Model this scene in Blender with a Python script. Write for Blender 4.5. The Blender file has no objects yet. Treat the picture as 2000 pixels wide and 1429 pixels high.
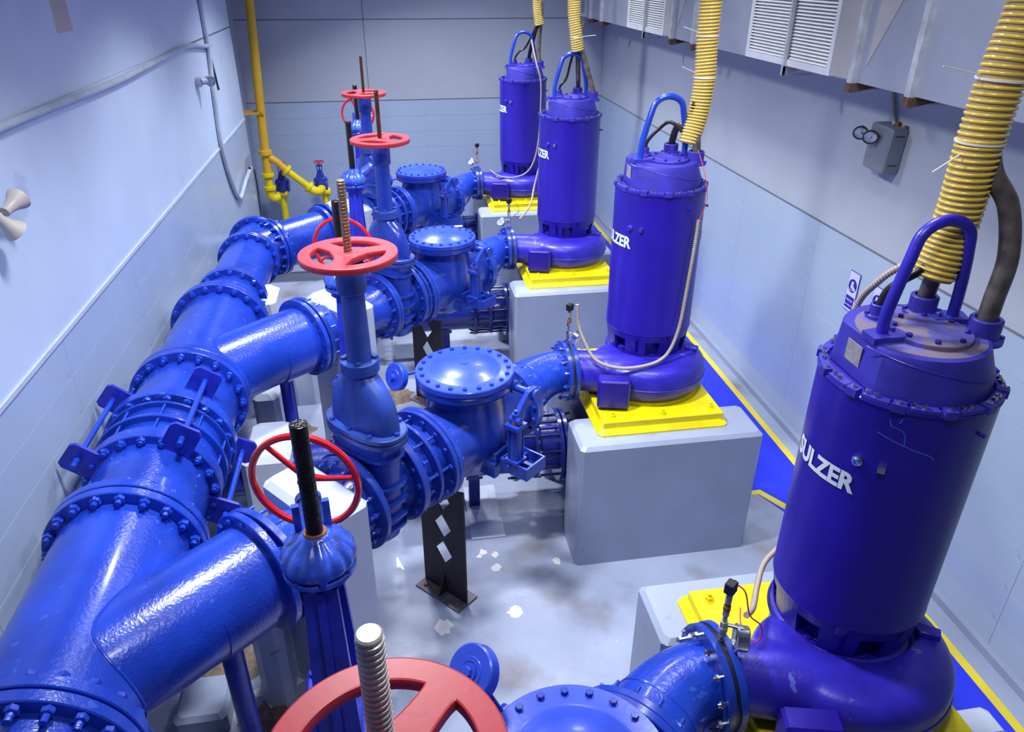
import bpy, bmesh, math, random
from math import pi, sin, cos, radians, atan2, sqrt
from mathutils import Vector, Matrix
random.seed(7)
S = bpy.context.scene
COL = S.collection
S.view_settings.view_transform = 'Standard'
S.view_settings.look = 'None'
S.view_settings.gamma = 1.0
S.view_settings.use_curve_mapping = False
S.view_settings.exposure = 0.0

# ------------------------------------------------------------------ camera
def make_camera():
    cd = bpy.data.cameras.new('camera'); cam = bpy.data.objects.new('camera', cd); COL.objects.link(cam)
    yaw, pitch, roll, f = 0.164, 0.4932, 0.0034, 1451.9
    fw = Vector((sin(yaw)*cos(pitch), cos(yaw)*cos(pitch), -sin(pitch)))
    r = Vector((cos(yaw), -sin(yaw), 0)); u = r.cross(fw)
    r2 = r*cos(roll) + u*sin(roll); u2 = -r*sin(roll) + u*cos(roll)
    m = Matrix((r2, u2, -fw)).transposed().to_4x4(); m.translation = Vector((-2.0774, -2.4199, 4.4354))
    cam.matrix_world = m
    cd.sensor_width = 36.0; cd.lens = f*36.0/2000.0; cd.clip_start = 0.05; cd.clip_end = 60
    S.camera = cam
make_camera()

# ------------------------------------------------------------------ light
w = bpy.data.worlds.new('world'); S.world = w; w.use_nodes = True
w.node_tree.nodes['Background'].inputs[0].default_value = (0.55, 0.65, 1.0, 1)
w.node_tree.nodes['Background'].inputs[1].default_value = 0.25
def area(name, loc, size, energy, color, target, sy=None, spread=pi):
    ld = bpy.data.lights.new(name, 'AREA'); ld.shape = 'RECTANGLE'; ld.size = size; ld.size_y = sy or size
    ld.energy = energy; ld.color = color; ld.spread = spread
    o = bpy.data.objects.new(name, ld); COL.objects.link(o); o.location = loc
    d = Vector(target) - Vector(loc); o.rotation_euler = d.to_track_quat('-Z', 'Y').to_euler()
    return o
CW = (0.92, 0.95, 1.0)
for ly, ef in ((1.6, 1.0), (4.9, 1.0), (8.6, 1.25)):
    area('ceiling_lamp', (-2.35, ly, 5.7), 0.35, 150*ef, CW, (-1.3, ly+0.1, 0), 0.6, radians(118))
    area('ceiling_lamp', (0.2, ly, 5.9), 0.35, 62*ef, CW, (-0.4, ly+0.1, 0), 0.6, radians(135))
area('ceiling_lamp', (-1.4, -1.2, 5.9), 0.5, 40, CW, (-1.6, 0.4, 0), 0.5, radians(140))

# ------------------------------------------------------------------ materials
MATS = {}
def mat(name, col, rough=0.4, metal=0.0, var=0.12, vscale=4.0, bump=0.0, bscale=40.0, coat=0.0, col2=None, spots=None, trans=0.0, detail=4.0, thr=(0.3, 0.7), spec=0.5, spotscale=9.0, spotthr=0.70):
    m = bpy.data.materials.new(name); m.use_nodes = True; nt = m.node_tree; N = nt.nodes; L = nt.links
    b = N['Principled BSDF']
    b.inputs['Roughness'].default_value = rough; b.inputs['Metallic'].default_value = metal
    b.inputs['Coat Weight'].default_value = coat; b.inputs['Coat Roughness'].default_value = 0.12
    b.inputs['Specular IOR Level'].default_value = spec
    if trans: b.inputs['Transmission Weight'].default_value = trans
    tc = N.new('ShaderNodeTexCoord'); no = N.new('ShaderNodeTexNoise')
    no.inputs['Scale'].default_value = vscale; no.inputs['Detail'].default_value = detail
    L.new(tc.outputs['Object'], no.inputs['Vector'])
    cr = N.new('ShaderNodeValToRGB'); L.new(no.outputs['Fac'], cr.inputs['Fac'])
    c1 = tuple(max(0, c*(1-var)) for c in col); c2 = col2 or tuple(min(1, c*(1+var)) for c in col)
    cr.color_ramp.elements[0].position = thr[0]; cr.color_ramp.elements[1].position = thr[1]
    cr.color_ramp.elements[0].color = (*c1, 1); cr.color_ramp.elements[1].color = (*c2, 1)
    out = cr.outputs['Color']
    if spots:
        n2 = N.new('ShaderNodeTexNoise'); n2.inputs['Scale'].default_value = spotscale; n2.inputs['Detail'].default_value = 6
        L.new(tc.outputs['Object'], n2.inputs['Vector'])
        r2 = N.new('ShaderNodeValToRGB'); r2.color_ramp.elements[0].position = spotthr; r2.color_ramp.elements[1].position = spotthr+0.03
        L.new(n2.outputs['Fac'], r2.inputs['Fac'])
        mx = N.new('ShaderNodeMix'); mx.data_type = 'RGBA'
        L.new(r2.outputs['Color'], mx.inputs['Factor']); L.new(out, mx.inputs[6]); mx.inputs[7].default_value = (*spots, 1)
        out = mx.outputs[2]
    L.new(out, b.inputs['Base Color'])
    if bump:
        n3 = N.new('ShaderNodeTexNoise'); n3.inputs['Scale'].default_value = bscale; n3.inputs['Detail'].default_value = 3
        L.new(tc.outputs['Object'], n3.inputs['Vector'])
        bp = N.new('ShaderNodeBump'); bp.inputs['Strength'].default_value = bump; bp.inputs['Distance'].default_value = 0.01
        L.new(n3.outputs['Fac'], bp.inputs['Height']); L.new(bp.outputs['Normal'], b.inputs['Normal'])
    MATS[name] = m
    return m
PIPE = mat('pipe_blue_gloss', (0.012, 0.050, 0.46), 0.26, var=0.25, vscale=3.5, bump=0.25, bscale=55, coat=0.3, spots=(0.035, 0.10, 0.52), spotscale=11, spotthr=0.66)
VALVE = mat('valve_blue', (0.013, 0.043, 0.37), 0.28, var=0.2, vscale=5, bump=0.08, bscale=30, coat=0.25)
DUSTY = mat('valve_blue_dusty', (0.023, 0.062, 0.34), 0.42, var=0.3, vscale=6, bump=0.06, bscale=30)
COVERM = mat('cover_blue', (0.025, 0.065, 0.56), 0.30, var=0.15, vscale=5, bump=0.05, coat=0.2)
PUMPM = mat('pump_blue', (0.017, 0.006, 0.29), 0.36, var=0.15, vscale=2.5, bump=0.05, bscale=20, coat=0.1)
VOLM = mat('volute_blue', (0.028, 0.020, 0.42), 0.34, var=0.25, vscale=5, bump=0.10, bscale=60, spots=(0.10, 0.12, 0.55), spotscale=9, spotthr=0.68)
CROWNM = mat('crown_blue', (0.036, 0.030, 0.35), 0.45, var=0.25, vscale=6, bump=0.06, bscale=40)
CROWND = mat('crown_dusty_top', (0.09, 0.08, 0.33), 0.6, var=0.35, vscale=9, bump=0.1, bscale=60, spots=(0.17, 0.13, 0.20), spotscale=7, spotthr=0.52)
GEARM = mat('gearbox_blue_worn', (0.035, 0.09, 0.55), 0.28, var=0.5, vscale=11, bump=0.25, bscale=30, coat=0.3, spots=(0.03, 0.05, 0.10), spotscale=14, spotthr=0.64)
YOKEM = mat('yoke_blue', (0.018, 0.03, 0.46), 0.28, var=0.25, vscale=9, bump=0.15, bscale=40, coat=0.2, spots=(0.02, 0.03, 0.12), spotscale=16, spotthr=0.70)
RED = mat('red_paint', (0.50, 0.030, 0.045), 0.40, var=0.06, vscale=6, bump=0.03)
REDG = mat('red_gloss', (0.62, 0.012, 0.02), 0.22, var=0.08, coat=0.4)
YEL = mat('yellow_plate', (0.80, 0.66, 0.0), 0.38, var=0.12, vscale=6, bump=0.1, bscale=50)
YPIPE = mat('yellow_pipe', (0.86, 0.46, 0.03), 0.38, var=0.1, vscale=3, col2=(0.88, 0.54, 0.02))
YPIPE2 = mat('yellow_pipe_bright', (0.86, 0.68, 0.0), 0.35, var=0.1, vscale=3)
STEM = mat('stem_greased', (0.012, 0.009, 0.008), 0.22, var=0.4, vscale=30, bump=0.6, bscale=70, coat=0.5)
BRASS = mat('stem_bronze', (0.26, 0.19, 0.115), 0.36, metal=0.6, var=0.25, vscale=20)
BRASSD = mat('stem_bronze_dark', (0.10, 0.055, 0.03), 0.35, metal=0.6, var=0.3, vscale=20)
STEELS = mat('stem_silver', (0.62, 0.59, 0.53), 0.36, metal=0.5, var=0.15, vscale=20)
CHROME = mat('stainless', (0.70, 0.70, 0.70), 0.18, metal=1.0, var=0.1, vscale=15)
RUST = mat('rust', (0.20, 0.075, 0.025), 0.7, var=0.4, vscale=30, bump=0.4)
BROWN = mat('support_brown', (0.020, 0.010, 0.018), 0.6, var=0.3, vscale=8)
BLKP = mat('black_plastic', (0.012, 0.012, 0.014), 0.35)
BLKPIPE = mat('low_pipe_blue', (0.014, 0.028, 0.27), 0.25, var=0.3, vscale=4, coat=0.3, bump=0.15)
DARKBL = mat('dark_navy_bolts', (0.010, 0.016, 0.10), 0.25, var=0.3, vscale=9, coat=0.3)
CABLE = mat('cable_grey_brown', (0.10, 0.085, 0.075), 0.35, var=0.5, vscale=14, bump=0.05)
CABLED = mat('cable_dark', (0.02, 0.017, 0.016), 0.3, var=0.3)
CONDB = mat('corrugated_beige', (0.36, 0.30, 0.25), 0.5, var=0.1)
REDW = mat('red_wire', (0.60, 0.03, 0.05), 0.35)
HOSER = mat('hose_yellow_rib', (0.85, 0.58, 0.06), 0.28, var=0.06, coat=0.4)
HOSET = mat('hose_clear_wall', (0.62, 0.50, 0.30), 0.22, var=0.05, trans=0.35)
CLIP = mat('cable_tie_white', (0.8, 0.8, 0.78), 0.4)
ALU = mat('aluminium_grille', (0.88, 0.89, 0.92), 0.32, metal=0.45, var=0.08, vscale=6)
GALV = mat('galvanised_duct', (0.34, 0.37, 0.46), 0.42, metal=0.35, var=0.12, vscale=1.6, bump=0.03, bscale=6)
GALV2 = mat('galvanised_duct_panel', (0.46, 0.44, 0.44), 0.42, metal=0.35, var=0.10, vscale=2.2)
BAR = mat('galvanised_bar', (0.55, 0.56, 0.60), 0.42, metal=0.4, var=0.2, vscale=10, bump=0.1)
DUCTIN = mat('duct_inside', (0.10, 0.075, 0.06), 0.7, var=0.3, vscale=12)
RUSTB = mat('rusty_bracket', (0.10, 0.05, 0.035), 0.7, var=0.5, vscale=20)
WHITEP = mat('white_panel', (0.44, 0.475, 0.54), 0.42, var=0.04, vscale=0.9, bump=0.02, bscale=5)
WALLL = mat('wall_paint_left', (0.56, 0.665, 0.83), 0.38, var=0.06, vscale=1.3, bump=0.03, bscale=4, spots=(0.50, 0.59, 0.76), spotscale=1.6, spotthr=0.66)
TILE = mat('marble_tile', (0.39, 0.485, 0.62), 0.24, var=0.05, vscale=1.4, spots=(0.32, 0.38, 0.52), spotscale=5.5, spotthr=0.66)
GROUT = mat('grout', (0.52, 0.58, 0.70), 0.7)
JOINT = mat('joint_dark', (0.14, 0.15, 0.19), 0.7)
CONC = mat('concrete_painted', (0.29, 0.335, 0.46), 0.34, var=0.06, vscale=2.2, bump=0.08, bscale=18, spots=(0.25, 0.29, 0.43), spotscale=3.2, spotthr=0.68)
CONCW = mat('concrete_white', (0.52, 0.57, 0.70), 0.42, var=0.08, vscale=3, bump=0.25, bscale=10, spots=(0.40, 0.36, 0.36), spotscale=5, spotthr=0.70)
FBLUE = mat('floor_blue_paint', (0.015, 0.03, 0.70), 0.35, var=0.08)
FYEL = mat('floor_yellow_paint', (0.75, 0.60, 0.03), 0.4, var=0.08)
BEIGE = mat('beige_plastic', (0.50, 0.46, 0.42), 0.45)
GREYP = mat('grey_box', (0.20, 0.22, 0.27), 0.45, var=0.06)
GREYC = mat('grey_conduit', (0.44, 0.49, 0.58), 0.4)
LENS = mat('lamp_lens', (0.45, 0.50, 0.58), 0.12, metal=0.5)
SIGNW = mat('sign_white', (0.62, 0.62, 0.86), 0.4, var=0.02)
SIGNB = mat('sign_blue', (0.02, 0.012, 0.36), 0.4, var=0.05)
LETTER = mat('letter_white', (0.72, 0.80, 0.84), 0.45, var=0.04)
PLATEM = mat('nameplate', (0.42, 0.38, 0.33), 0.4, metal=0.4, var=0.2, vscale=40)
WOOD = mat('wood_scrap', (0.30, 0.25, 0.20), 0.7, var=0.25, vscale=10)
DIAL = mat('gauge_dial', (0.34, 0.40, 0.50), 0.35, var=0.03)
GASK = mat('gasket_black', (0.01, 0.01, 0.015), 0.4)
CHIPW = mat('bare_patch_white', (0.68, 0.66, 0.70), 0.55, var=0.08)
DIRT = mat('dirt_brown', (0.16, 0.11, 0.08), 0.7, var=0.4, vscale=20)

def floor_material():
    m = bpy.data.materials.new('floor_paint'); m.use_nodes = True; nt = m.node_tree; N = nt.nodes; L = nt.links
    b = N['Principled BSDF']; b.inputs['Coat Weight'].default_value = 0.15
    tc = N.new('ShaderNodeTexCoord')
    def noise(s, d):
        n = N.new('ShaderNodeTexNoise'); n.inputs['Scale'].default_value = s; n.inputs['Detail'].default_value = d
        L.new(tc.outputs['Object'], n.inputs['Vector']); return n
    def ramp(n, p0, p1, c0, c1):
        r = N.new('ShaderNodeValToRGB'); r.color_ramp.elements[0].position = p0; r.color_ramp.elements[1].position = p1
        r.color_ramp.elements[0].color = (*c0, 1); r.color_ramp.elements[1].color = (*c1, 1); L.new(n.outputs['Fac'], r.inputs['Fac']); return r
    base = ramp(noise(0.9, 5), 0.35, 0.65, (0.27, 0.31, 0.43), (0.34, 0.39, 0.52))
    wr = (0, 0, 0); wh = (1, 1, 1)
    stain = ramp(noise(1.5, 6), 0.53, 0.72, wr, wh)
    chips = ramp(noise(6.5, 8), 0.735, 0.745, wr, wh)
    m1 = N.new('ShaderNodeMix'); m1.data_type = 'RGBA'; L.new(stain.outputs[0], m1.inputs[0]); L.new(base.outputs[0], m1.inputs[6]); m1.inputs[7].default_value = (0.19, 0.175, 0.20, 1)
    m2 = N.new('ShaderNodeMix'); m2.data_type = 'RGBA'; L.new(chips.outputs[0], m2.inputs[0]); L.new(m1.outputs[2], m2.inputs[6]); m2.inputs[7].default_value = (0.62, 0.60, 0.62, 1)
    L.new(m2.outputs[2], b.inputs['Base Color'])
    rr = ramp(noise(2.3, 4), 0.35, 0.65, (0.22,)*3, (0.42,)*3); L.new(rr.outputs[0], b.inputs['Roughness'])
    bp = N.new('ShaderNodeBump'); bp.inputs['Strength'].default_value = 0.15; bp.inputs['Distance'].default_value = 0.01
    L.new(noise(14, 3).outputs['Fac'], bp.inputs['Height']); L.new(bp.outputs['Normal'], b.inputs['Normal'])
    return m
FLOORM = floor_material()

# ------------------------------------------------------------------ mesh helpers
I4 = Matrix.Identity(4)
XA = Matrix.Rotation(pi/2, 4, 'Y')            # local z -> +x
YA = Matrix.Rotation(-pi/2, 4, 'X')           # local z -> +y
def T(x=0, y=0, z=0): return Matrix.Translation((x, y, z))
def RZ(a): return Matrix.Rotation(a, 4, 'Z')
def along(p, d):
    """matrix whose local z runs along d, origin p"""
    d = Vector(d).normalized(); q = d.to_track_quat('Z', 'Y'); return Matrix.Translation(Vector(p)) @ q.to_matrix().to_4x4()

class MB:
    def __init__(s): s.v = []; s.f = []
    def add(s, vs, fs, M=I4):
        b = len(s.v); s.v += [tuple(M @ Vector(p)) for p in vs]; s.f += [tuple(i+b for i in f) for f in fs]; return s
    def lathe(s, prof, n=48, M=I4, a0=0.0):
        vs = []; idx = []
        for r, z in prof:
            if r < 1e-6: idx.append([len(vs)]); vs.append((0, 0, z))
            else:
                idx.append([len(vs)+k for k in range(n)])
                vs += [(r*cos(a0+2*pi*k/n), r*sin(a0+2*pi*k/n), z) for k in range(n)]
        fs = []
        for a, b in zip(idx, idx[1:]):
            for k in range(n):
                k2 = (k+1) % n
                if len(a) == 1 and len(b) == 1: continue
                if len(a) == 1: fs.append((a[0], b[k2], b[k]))
                elif len(b) == 1: fs.append((a[k], a[k2], b[0]))
                else: fs.append((a[k], a[k2], b[k2], b[k]))
        return s.add(vs, fs, M)
    def cyl(s, r, z0, z1, n=32, M=I4, r2=None, bev=0.0):
        r2 = r if r2 is None else r2
        if bev: return s.lathe([(0, z0), (r-bev, z0), (r, z0+bev), (r2, z1-bev), (r2-bev, z1), (0, z1)], n, M)
        return s.lathe([(0, z0), (r, z0), (r2, z1), (0, z1)], n, M)
    def rod(s, p, q, r, n=12, r2=None):
        p = Vector(p); q = Vector(q); return s.cyl(r, 0, (q-p).length, n, along(p, q-p), r2)
    def hexa(s, r, z0, z1, M=I4): return s.lathe([(0, z0), (r, z0), (r, z1-0.15*r), (r*0.88, z1), (0, z1)], 6, M)
    def ring(s, ri, ro, z0, z1, n=48, M=I4, bev=0.0):
        if bev: return s.lathe([(ri, z0), (ro-bev, z0), (ro, z0+bev), (ro, z1-bev), (ro-bev, z1), (ri, z1), (ri, z0)], n, M)
        return s.lathe([(ri, z0), (ro, z0), (ro, z1), (ri, z1), (ri, z0)], n, M)
    def box(s, x0, x1, y0, y1, z0, z1, M=I4):
        vs = [(x, y, z) for z in (z0, z1) for y in (y0, y1) for x in (x0, x1)]
        return s.add(vs, [(0, 2, 3, 1), (4, 5, 7, 6), (0, 1, 5, 4), (2, 6, 7, 3), (0, 4, 6, 2), (1, 3, 7, 5)], M)
    def cbox(s, x0, x1, y0, y1, z0, z1, b, M=I4):
        """box with chamfered vertical and top edges"""
        def loop(i, z): return [(x0+i+b, y0+i, z), (x1-i-b, y0+i, z), (x1-i, y0+i+b, z), (x1-i, y1-i-b, z), (x1-i-b, y1-i, z), (x0+i+b, y1-i, z), (x0+i, y1-i-b, z), (x0+i, y0+i+b, z)]
        vs = loop(0, z0) + loop(0, z1-b) + loop(b, z1)
        fs = [tuple(reversed(range(8)))]
        for l in (0, 8): fs += [(l+k, l+(k+1) % 8, l+8+(k+1) % 8, l+8+k) for k in range(8)]
        fs.append(tuple(range(16, 24)))
        return s.add(vs, fs, M)
    def prism(s, pts, z0, z1, M=I4):
        n = len(pts); vs = [(x, y, z0) for x, y in pts] + [(x, y, z1) for x, y in pts]
        fs = [tuple(reversed(range(n))), tuple(range(n, 2*n))] + [(k, (k+1) % n, n+(k+1) % n, n+k) for k in range(n)]
        return s.add(vs, fs, M)
    def loft(s, rings, caps=True, M=I4):
        n = len(rings[0]); vs = [p for r in rings for p in r]; fs = []
        for j in range(len(rings)-1):
            for k in range(n): fs.append((j*n+k, j*n+(k+1) % n, (j+1)*n+(k+1) % n, (j+1)*n+k))
        if caps: fs += [tuple(reversed(range(n))), tuple(range((len(rings)-1)*n, len(rings)*n))]
        return s.add(vs, fs, M)
    def tube(s, pts, r, n=12, caps=True, M=I4):
        pts = [Vector(p) for p in pts]; rs = r if isinstance(r, (list, tuple)) else [r]*len(pts)
        rings = []; up = None
        for i, p in enumerate(pts):
            t = (pts[min(i+1, len(pts)-1)] - pts[max(i-1, 0)]).normalized()
            if up is None: up = t.orthogonal().normalized()
            up = (up - t*up.dot(t)).normalized(); si = t.cross(up)
            rings.append([tuple(p + (up*cos(2*pi*k/n) + si*sin(2*pi*k/n))*rs[i]) for k in range(n)])
        return s.loft(rings, caps, M)
    def mesh(s, name, ang=32, smooth=True):
        me = bpy.data.meshes.new(name); me.from_pydata(s.v, [], s.f); me.validate()
        bm = bmesh.new(); bm.from_mesh(me); bmesh.ops.recalc_face_normals(bm, faces=bm.faces); bm.to_mesh(me); bm.free()
        if smooth: me.shade_smooth(); me.set_sharp_from_angle(angle=radians(ang))
        return me

def spline(pts, k=8):
    P = [Vector(p) for p in pts]; P = [2*P[0]-P[1]] + P + [2*P[-1]-P[-2]]; out = []
    for i in range(1, len(P)-2):
        a, b, c, d = P[i-1:i+3]
        for j in range(k):
            t = j/k; out.append(0.5*((2*b) + (c-a)*t + (2*a-5*b+4*c-d)*t*t + (3*b-a-3*c+d)*t**3))
    out.append(P[-2]); return out
def bezier(a, b, c, d, k=16):
    a, b, c, d = map(Vector, (a, b, c, d)); return [a*(1-t)**3+3*b*t*(1-t)**2+3*c*t*t*(1-t)+d*t**3 for t in [i/k for i in range(k+1)]]
def curve_plate(name, outlines, half, bevel=0.0, res=2):
    """flat plate with holes from 2D outlines"""
    cu = bpy.data.curves.new(name, 'CURVE'); cu.dimensions = '2D'; cu.fill_mode = 'BOTH'; cu.extrude = half; cu.bevel_depth = bevel; cu.bevel_resolution = res
    for ol in outlines:
        sp = cu.splines.new('POLY'); sp.points.add(len(ol)-1)
        for p, q in zip(sp.points, ol): p.co = (q[0], q[1], 0, 1)
        sp.use_cyclic_u = True
    o = bpy.data.objects.new(name, cu); me = bpy.data.meshes.new_from_object(o); bpy.data.objects.remove(o)
    me.shade_smooth(); me.set_sharp_from_angle(angle=radians(35)); return me
def text_mesh(name, txt, size, offset=0.0, extrude=0.001, align='LEFT'):
    cu = bpy.data.curves.new(name, 'FONT'); cu.body = txt; cu.size = size; cu.offset = offset; cu.extrude = extrude; cu.align_x = align; cu.resolution_u = 4
    o = bpy.data.objects.new(name, cu); me = bpy.data.meshes.new_from_object(o); bpy.data.objects.remove(o); return me

CACHE = {}
def cached(key, fn):
    if key not in CACHE: CACHE[key] = fn()
    return CACHE[key]
def obj(name, me, m=None, parent=None, M=I4, kind=None, label=None):
    if isinstance(me, MB): me = me.mesh(name)
    if m is not None and not me.materials: me.materials.append(m)
    o = bpy.data.objects.new(name, me); COL.objects.link(o)
    if parent is not None: o.parent = parent
    o.matrix_local = M
    if m is not None and me.materials[0] is not m:
        o.material_slots[0].link = 'OBJECT'; o.material_slots[0].material = m
    if kind: o['kind'] = kind
    if label: o['label'] = label
    return o
def thing(name, label, cat, M=I4, group=None):
    o = bpy.data.objects.new(name, None); o.empty_display_size = 0.1; COL.objects.link(o); o.matrix_world = M
    o['label'] = label; o['category'] = cat
    if group: o['group'] = group
    return o
def tag(o, label, cat, group=None):
    o['label'] = label; o['category'] = cat
    if group: o['group'] = group
    return o

# ---- bolts
def bolt_mesh(hr, hh, grip, stud):
    def f():
        b = MB(); b.cyl(hr*0.5, -grip/2, grip/2, 6); b.hexa(hr, 0, hh, T(0, 0, grip/2)); b.hexa(hr, 0, hh, T(0, 0, -grip/2) @ Matrix.Rotation(pi, 4, 'X'))
        if stud: b.cyl(hr*0.55, 0, hh+stud, 8, T(0, 0, -grip/2) @ Matrix.Rotation(pi, 4, 'X'))
        return b.mesh('bolt', 25)
    return cached(('bolt', hr, hh, grip, stud), f)
def head_mesh(hr, hh):
    return cached(('head', hr, hh), lambda: MB().hexa(hr, 0, hh).mesh('bolt', 25))
def bolts(parent, n, R, M, me, m, joined=False, a0=0.0, rng=None):
    """n bolts on a circle of radius R about local z of M"""
    if joined:
        b = MB()
        src = [tuple(v.co) for v in me.vertices]; fs = [tuple(p.vertices) for p in me.polygons]
        for k in range(n):
            a = a0 + 2*pi*k/n; b.add(src, fs, M @ RZ(a) @ T(R, 0, 0))
        return obj('bolts', b.mesh('bolts', 25), m, parent, kind='stuff')
    for k in range(n):
        a = a0 + 2*pi*k/n
        obj('bolt', me, m, parent, M @ RZ(a) @ T(R, 0, 0))

# ------------------------------------------------------------------ the room
XL, XR, YB, ZT, ZC, YF = -4.29, 2.0, 12.0, 2.2745, 6.4, -5.5
def struct(name, b, m): o = obj(name, b, m); o['kind'] = 'structure'; return o
fl = struct('floor', MB().box(XL-0.4, XR+0.3, YF-0.2, YB+0.3, -0.2, 0.0), FLOORM)
struct('ceiling', MB().box(XL-0.4, XR+0.3, YF-0.2, YB+0.3, ZC, ZC+0.2), WHITEP)
wl = struct('wall_left', MB().box(XL-0.3, XL-0.004, YF, 10.4, 0, ZC).box(XL-0.4, XL-0.202, 10.4, YB, 0, ZC), GROUT)
wr = struct('wall_right', MB().box(XR+0.004, XR+0.3, YF, YB, 0, ZC), GROUT)
wb = struct('wall_back', MB().box(XL-0.4, XR+0.3, YB+0.004, YB+0.3, 0, ZC), GROUT)
struct('wall_front', MB().box(XL-0.4, XR+0.3, YF-0.2, YF, 0, ZC), WHITEP)

def tiles_on(parent, M, length, rows, colw, name='tile', m=TILE, gap=0.0025, stag=0.0, skip=None):
    """M: local x along wall, y up, z outwards"""
    rh = ZT/rows
    for r in range(rows):
        x = -stag*colw*(r % 2)
        while x < length-0.02:
            a, bnd = max(0, x), min(length, x+colw)
            if bnd-a > 0.05 and not (skip and skip(a, bnd, r)):
                me = cached(('tile', round(bnd-a, 3), round(rh, 4)), lambda: MB().cbox(0, bnd-a-gap, 0, rh-gap, 0, 0.012, 0.001).mesh('tile', 30))
                obj(name, me, m, parent, M @ T(a+gap/2, r*rh+gap/2, 0))
            x += colw
def frame(o, x, y):                            # matrix from origin, local x dir, local y dir
    x = Vector(x); y = Vector(y); z = x.cross(y); m = Matrix((x, y, z)).transposed().to_4x4(); m.translation = Vector(o); return m
ROWS = 8
# left wall: local x runs +... outward is +x  => x dir (0,1,0), y dir (0,0,1)
tiles_on(wl, frame((XL-0.012, -2.4, 0), (0, 1, 0), (0, 0, 1)), 12.8, ROWS, 1.6, skip=lambda a, b, r: r == 4 and 4.9 < a < 5.9)
tiles_on(wl, frame((XL-0.21, 10.4, 0), (0, 1, 0), (0, 0, 1)), 1.6, ROWS, 1.6)
tiles_on(wr, frame((XR+0.012, YB, 0), (0, -1, 0), (0, 0, 1)), 13.0, ROWS, 1.6)
tiles_on(wb, frame((-4.5, YB+0.012, 0), (1, 0, 0), (0, 0, 1)), 6.5, ROWS, 1.6)
def panels(parent, M, xs, ys, m, th=0.012, gap=0.008):
    for x0, x1 in zip(xs, xs[1:]):
        for y0, y1 in zip(ys, ys[1:]):
            obj('panel', MB().cbox(0, x1-x0-gap, 0, y1-y0-gap, 0, th, 0.002), m, parent, M @ T(x0+gap/2, y0+gap/2, 0))
yy = [ZT+0.004, 3.62, ZC]
panels(wl, frame((XL-0.012, -5.5, 0), (0, 1, 0), (0, 0, 1)), [0, 15.9], yy, WALLL)
panels(wl, frame((XL-0.21, 10.4, 0), (0, 1, 0), (0, 0, 1)), [0, 1.6], yy, WHITEP)
panels(wr, frame((XR+0.012, YB, 0), (0, -1, 0), (0, 0, 1)), [0, 17.5], yy, WHITEP)
panels(wb, frame((-4.5, YB+0.012, 0), (1, 0, 0), (0, 0, 1)), [0, 4.5-2.33, 6.5], yy, WHITEP)
# dark joints under the panels, pilaster edge, bead on top of the tiles
o = obj('trim_1', MB().box(XL, XL+0.012, -2.4, 10.4, ZT-0.012, ZT+0.018), CONCW); o['kind'] = 'structure'
o = obj('trim_2', MB().box(XR-0.006, XR, -1, YB, ZT-0.003, ZT+0.006), JOINT); o['kind'] = 'structure'
o = obj('trim_3', MB().box(-4.5, XR, YB-0.006, YB, ZT-0.003, ZT+0.006).box(-4.5, XR, YB-0.006, YB, 3.612, 3.622).box(-2.335, -2.327, YB-0.006, YB, ZT, 5.6), JOINT); o['kind'] = 'structure'
o = obj('trim_5', MB().box(XL-0.004, XL+0.002, 7.6, 10.4, 3.610, 3.628), JOINT); o['kind'] = 'structure'
o = obj('trim_4', MB().box(XL-0.2, XL+0.004, 10.4, 10.41, 0, ZC), CONC); o['kind'] = 'structure'
o = obj('baseboard_right', MB().box(XR-0.05, XR, -1.0, YB, 0, 0.07), CONC); o['kind'] = 'structure'
# broken tile: rough render in a hole of the left wall
obj('bare_render', MB().prism([(2.58, 1.19), (2.66, 1.25), (2.96, 1.38), (3.30, 1.40), (3.28, 1.15), (2.60, 1.13)], 0, 0.003, frame((XL-0.001, 0, 0), (0, 1, 0), (0, 0, 1))), CHIPW, wl, label='patch of bare rough render where a tile is broken')

# floor paint: blue lane with yellow border on the right
def flat(name, pts, m, z, parent=fl): return obj(name, MB().prism(pts, 0.0, z), m, parent)
flat('blue_lane', [(0.5, -1.2), (1.72, -1.2), (1.79, 11.9), (-4.2, 11.9), (-4.2, 10.9), (0.62, 10.9), (0.62, 2.86), (1.15, 2.86), (1.30, 2.5), (1.30, -0.2)], FBLUE, 0.002)
flat('yellow_line', [(1.72, -1.2), (1.79, -1.2), (1.86, 11.95), (1.79, 11.95)], FYEL, 0.003)
flat('yellow_line', [(0.62, 2.80), (1.18, 2.80), (1.18, 2.86), (0.62, 2.86)], FYEL, 0.003)
flat('yellow_line', [(1.18, 2.80), (1.34, 2.50), (1.40, 2.50), (1.40, 2.56), (1.22, 2.86), (1.18, 2.86)], FYEL, 0.003)
flat('yellow_line', [(1.34, 0.2), (1.40, 0.2), (1.40, 2.52), (1.34, 2.52)], FYEL, 0.003)
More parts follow.
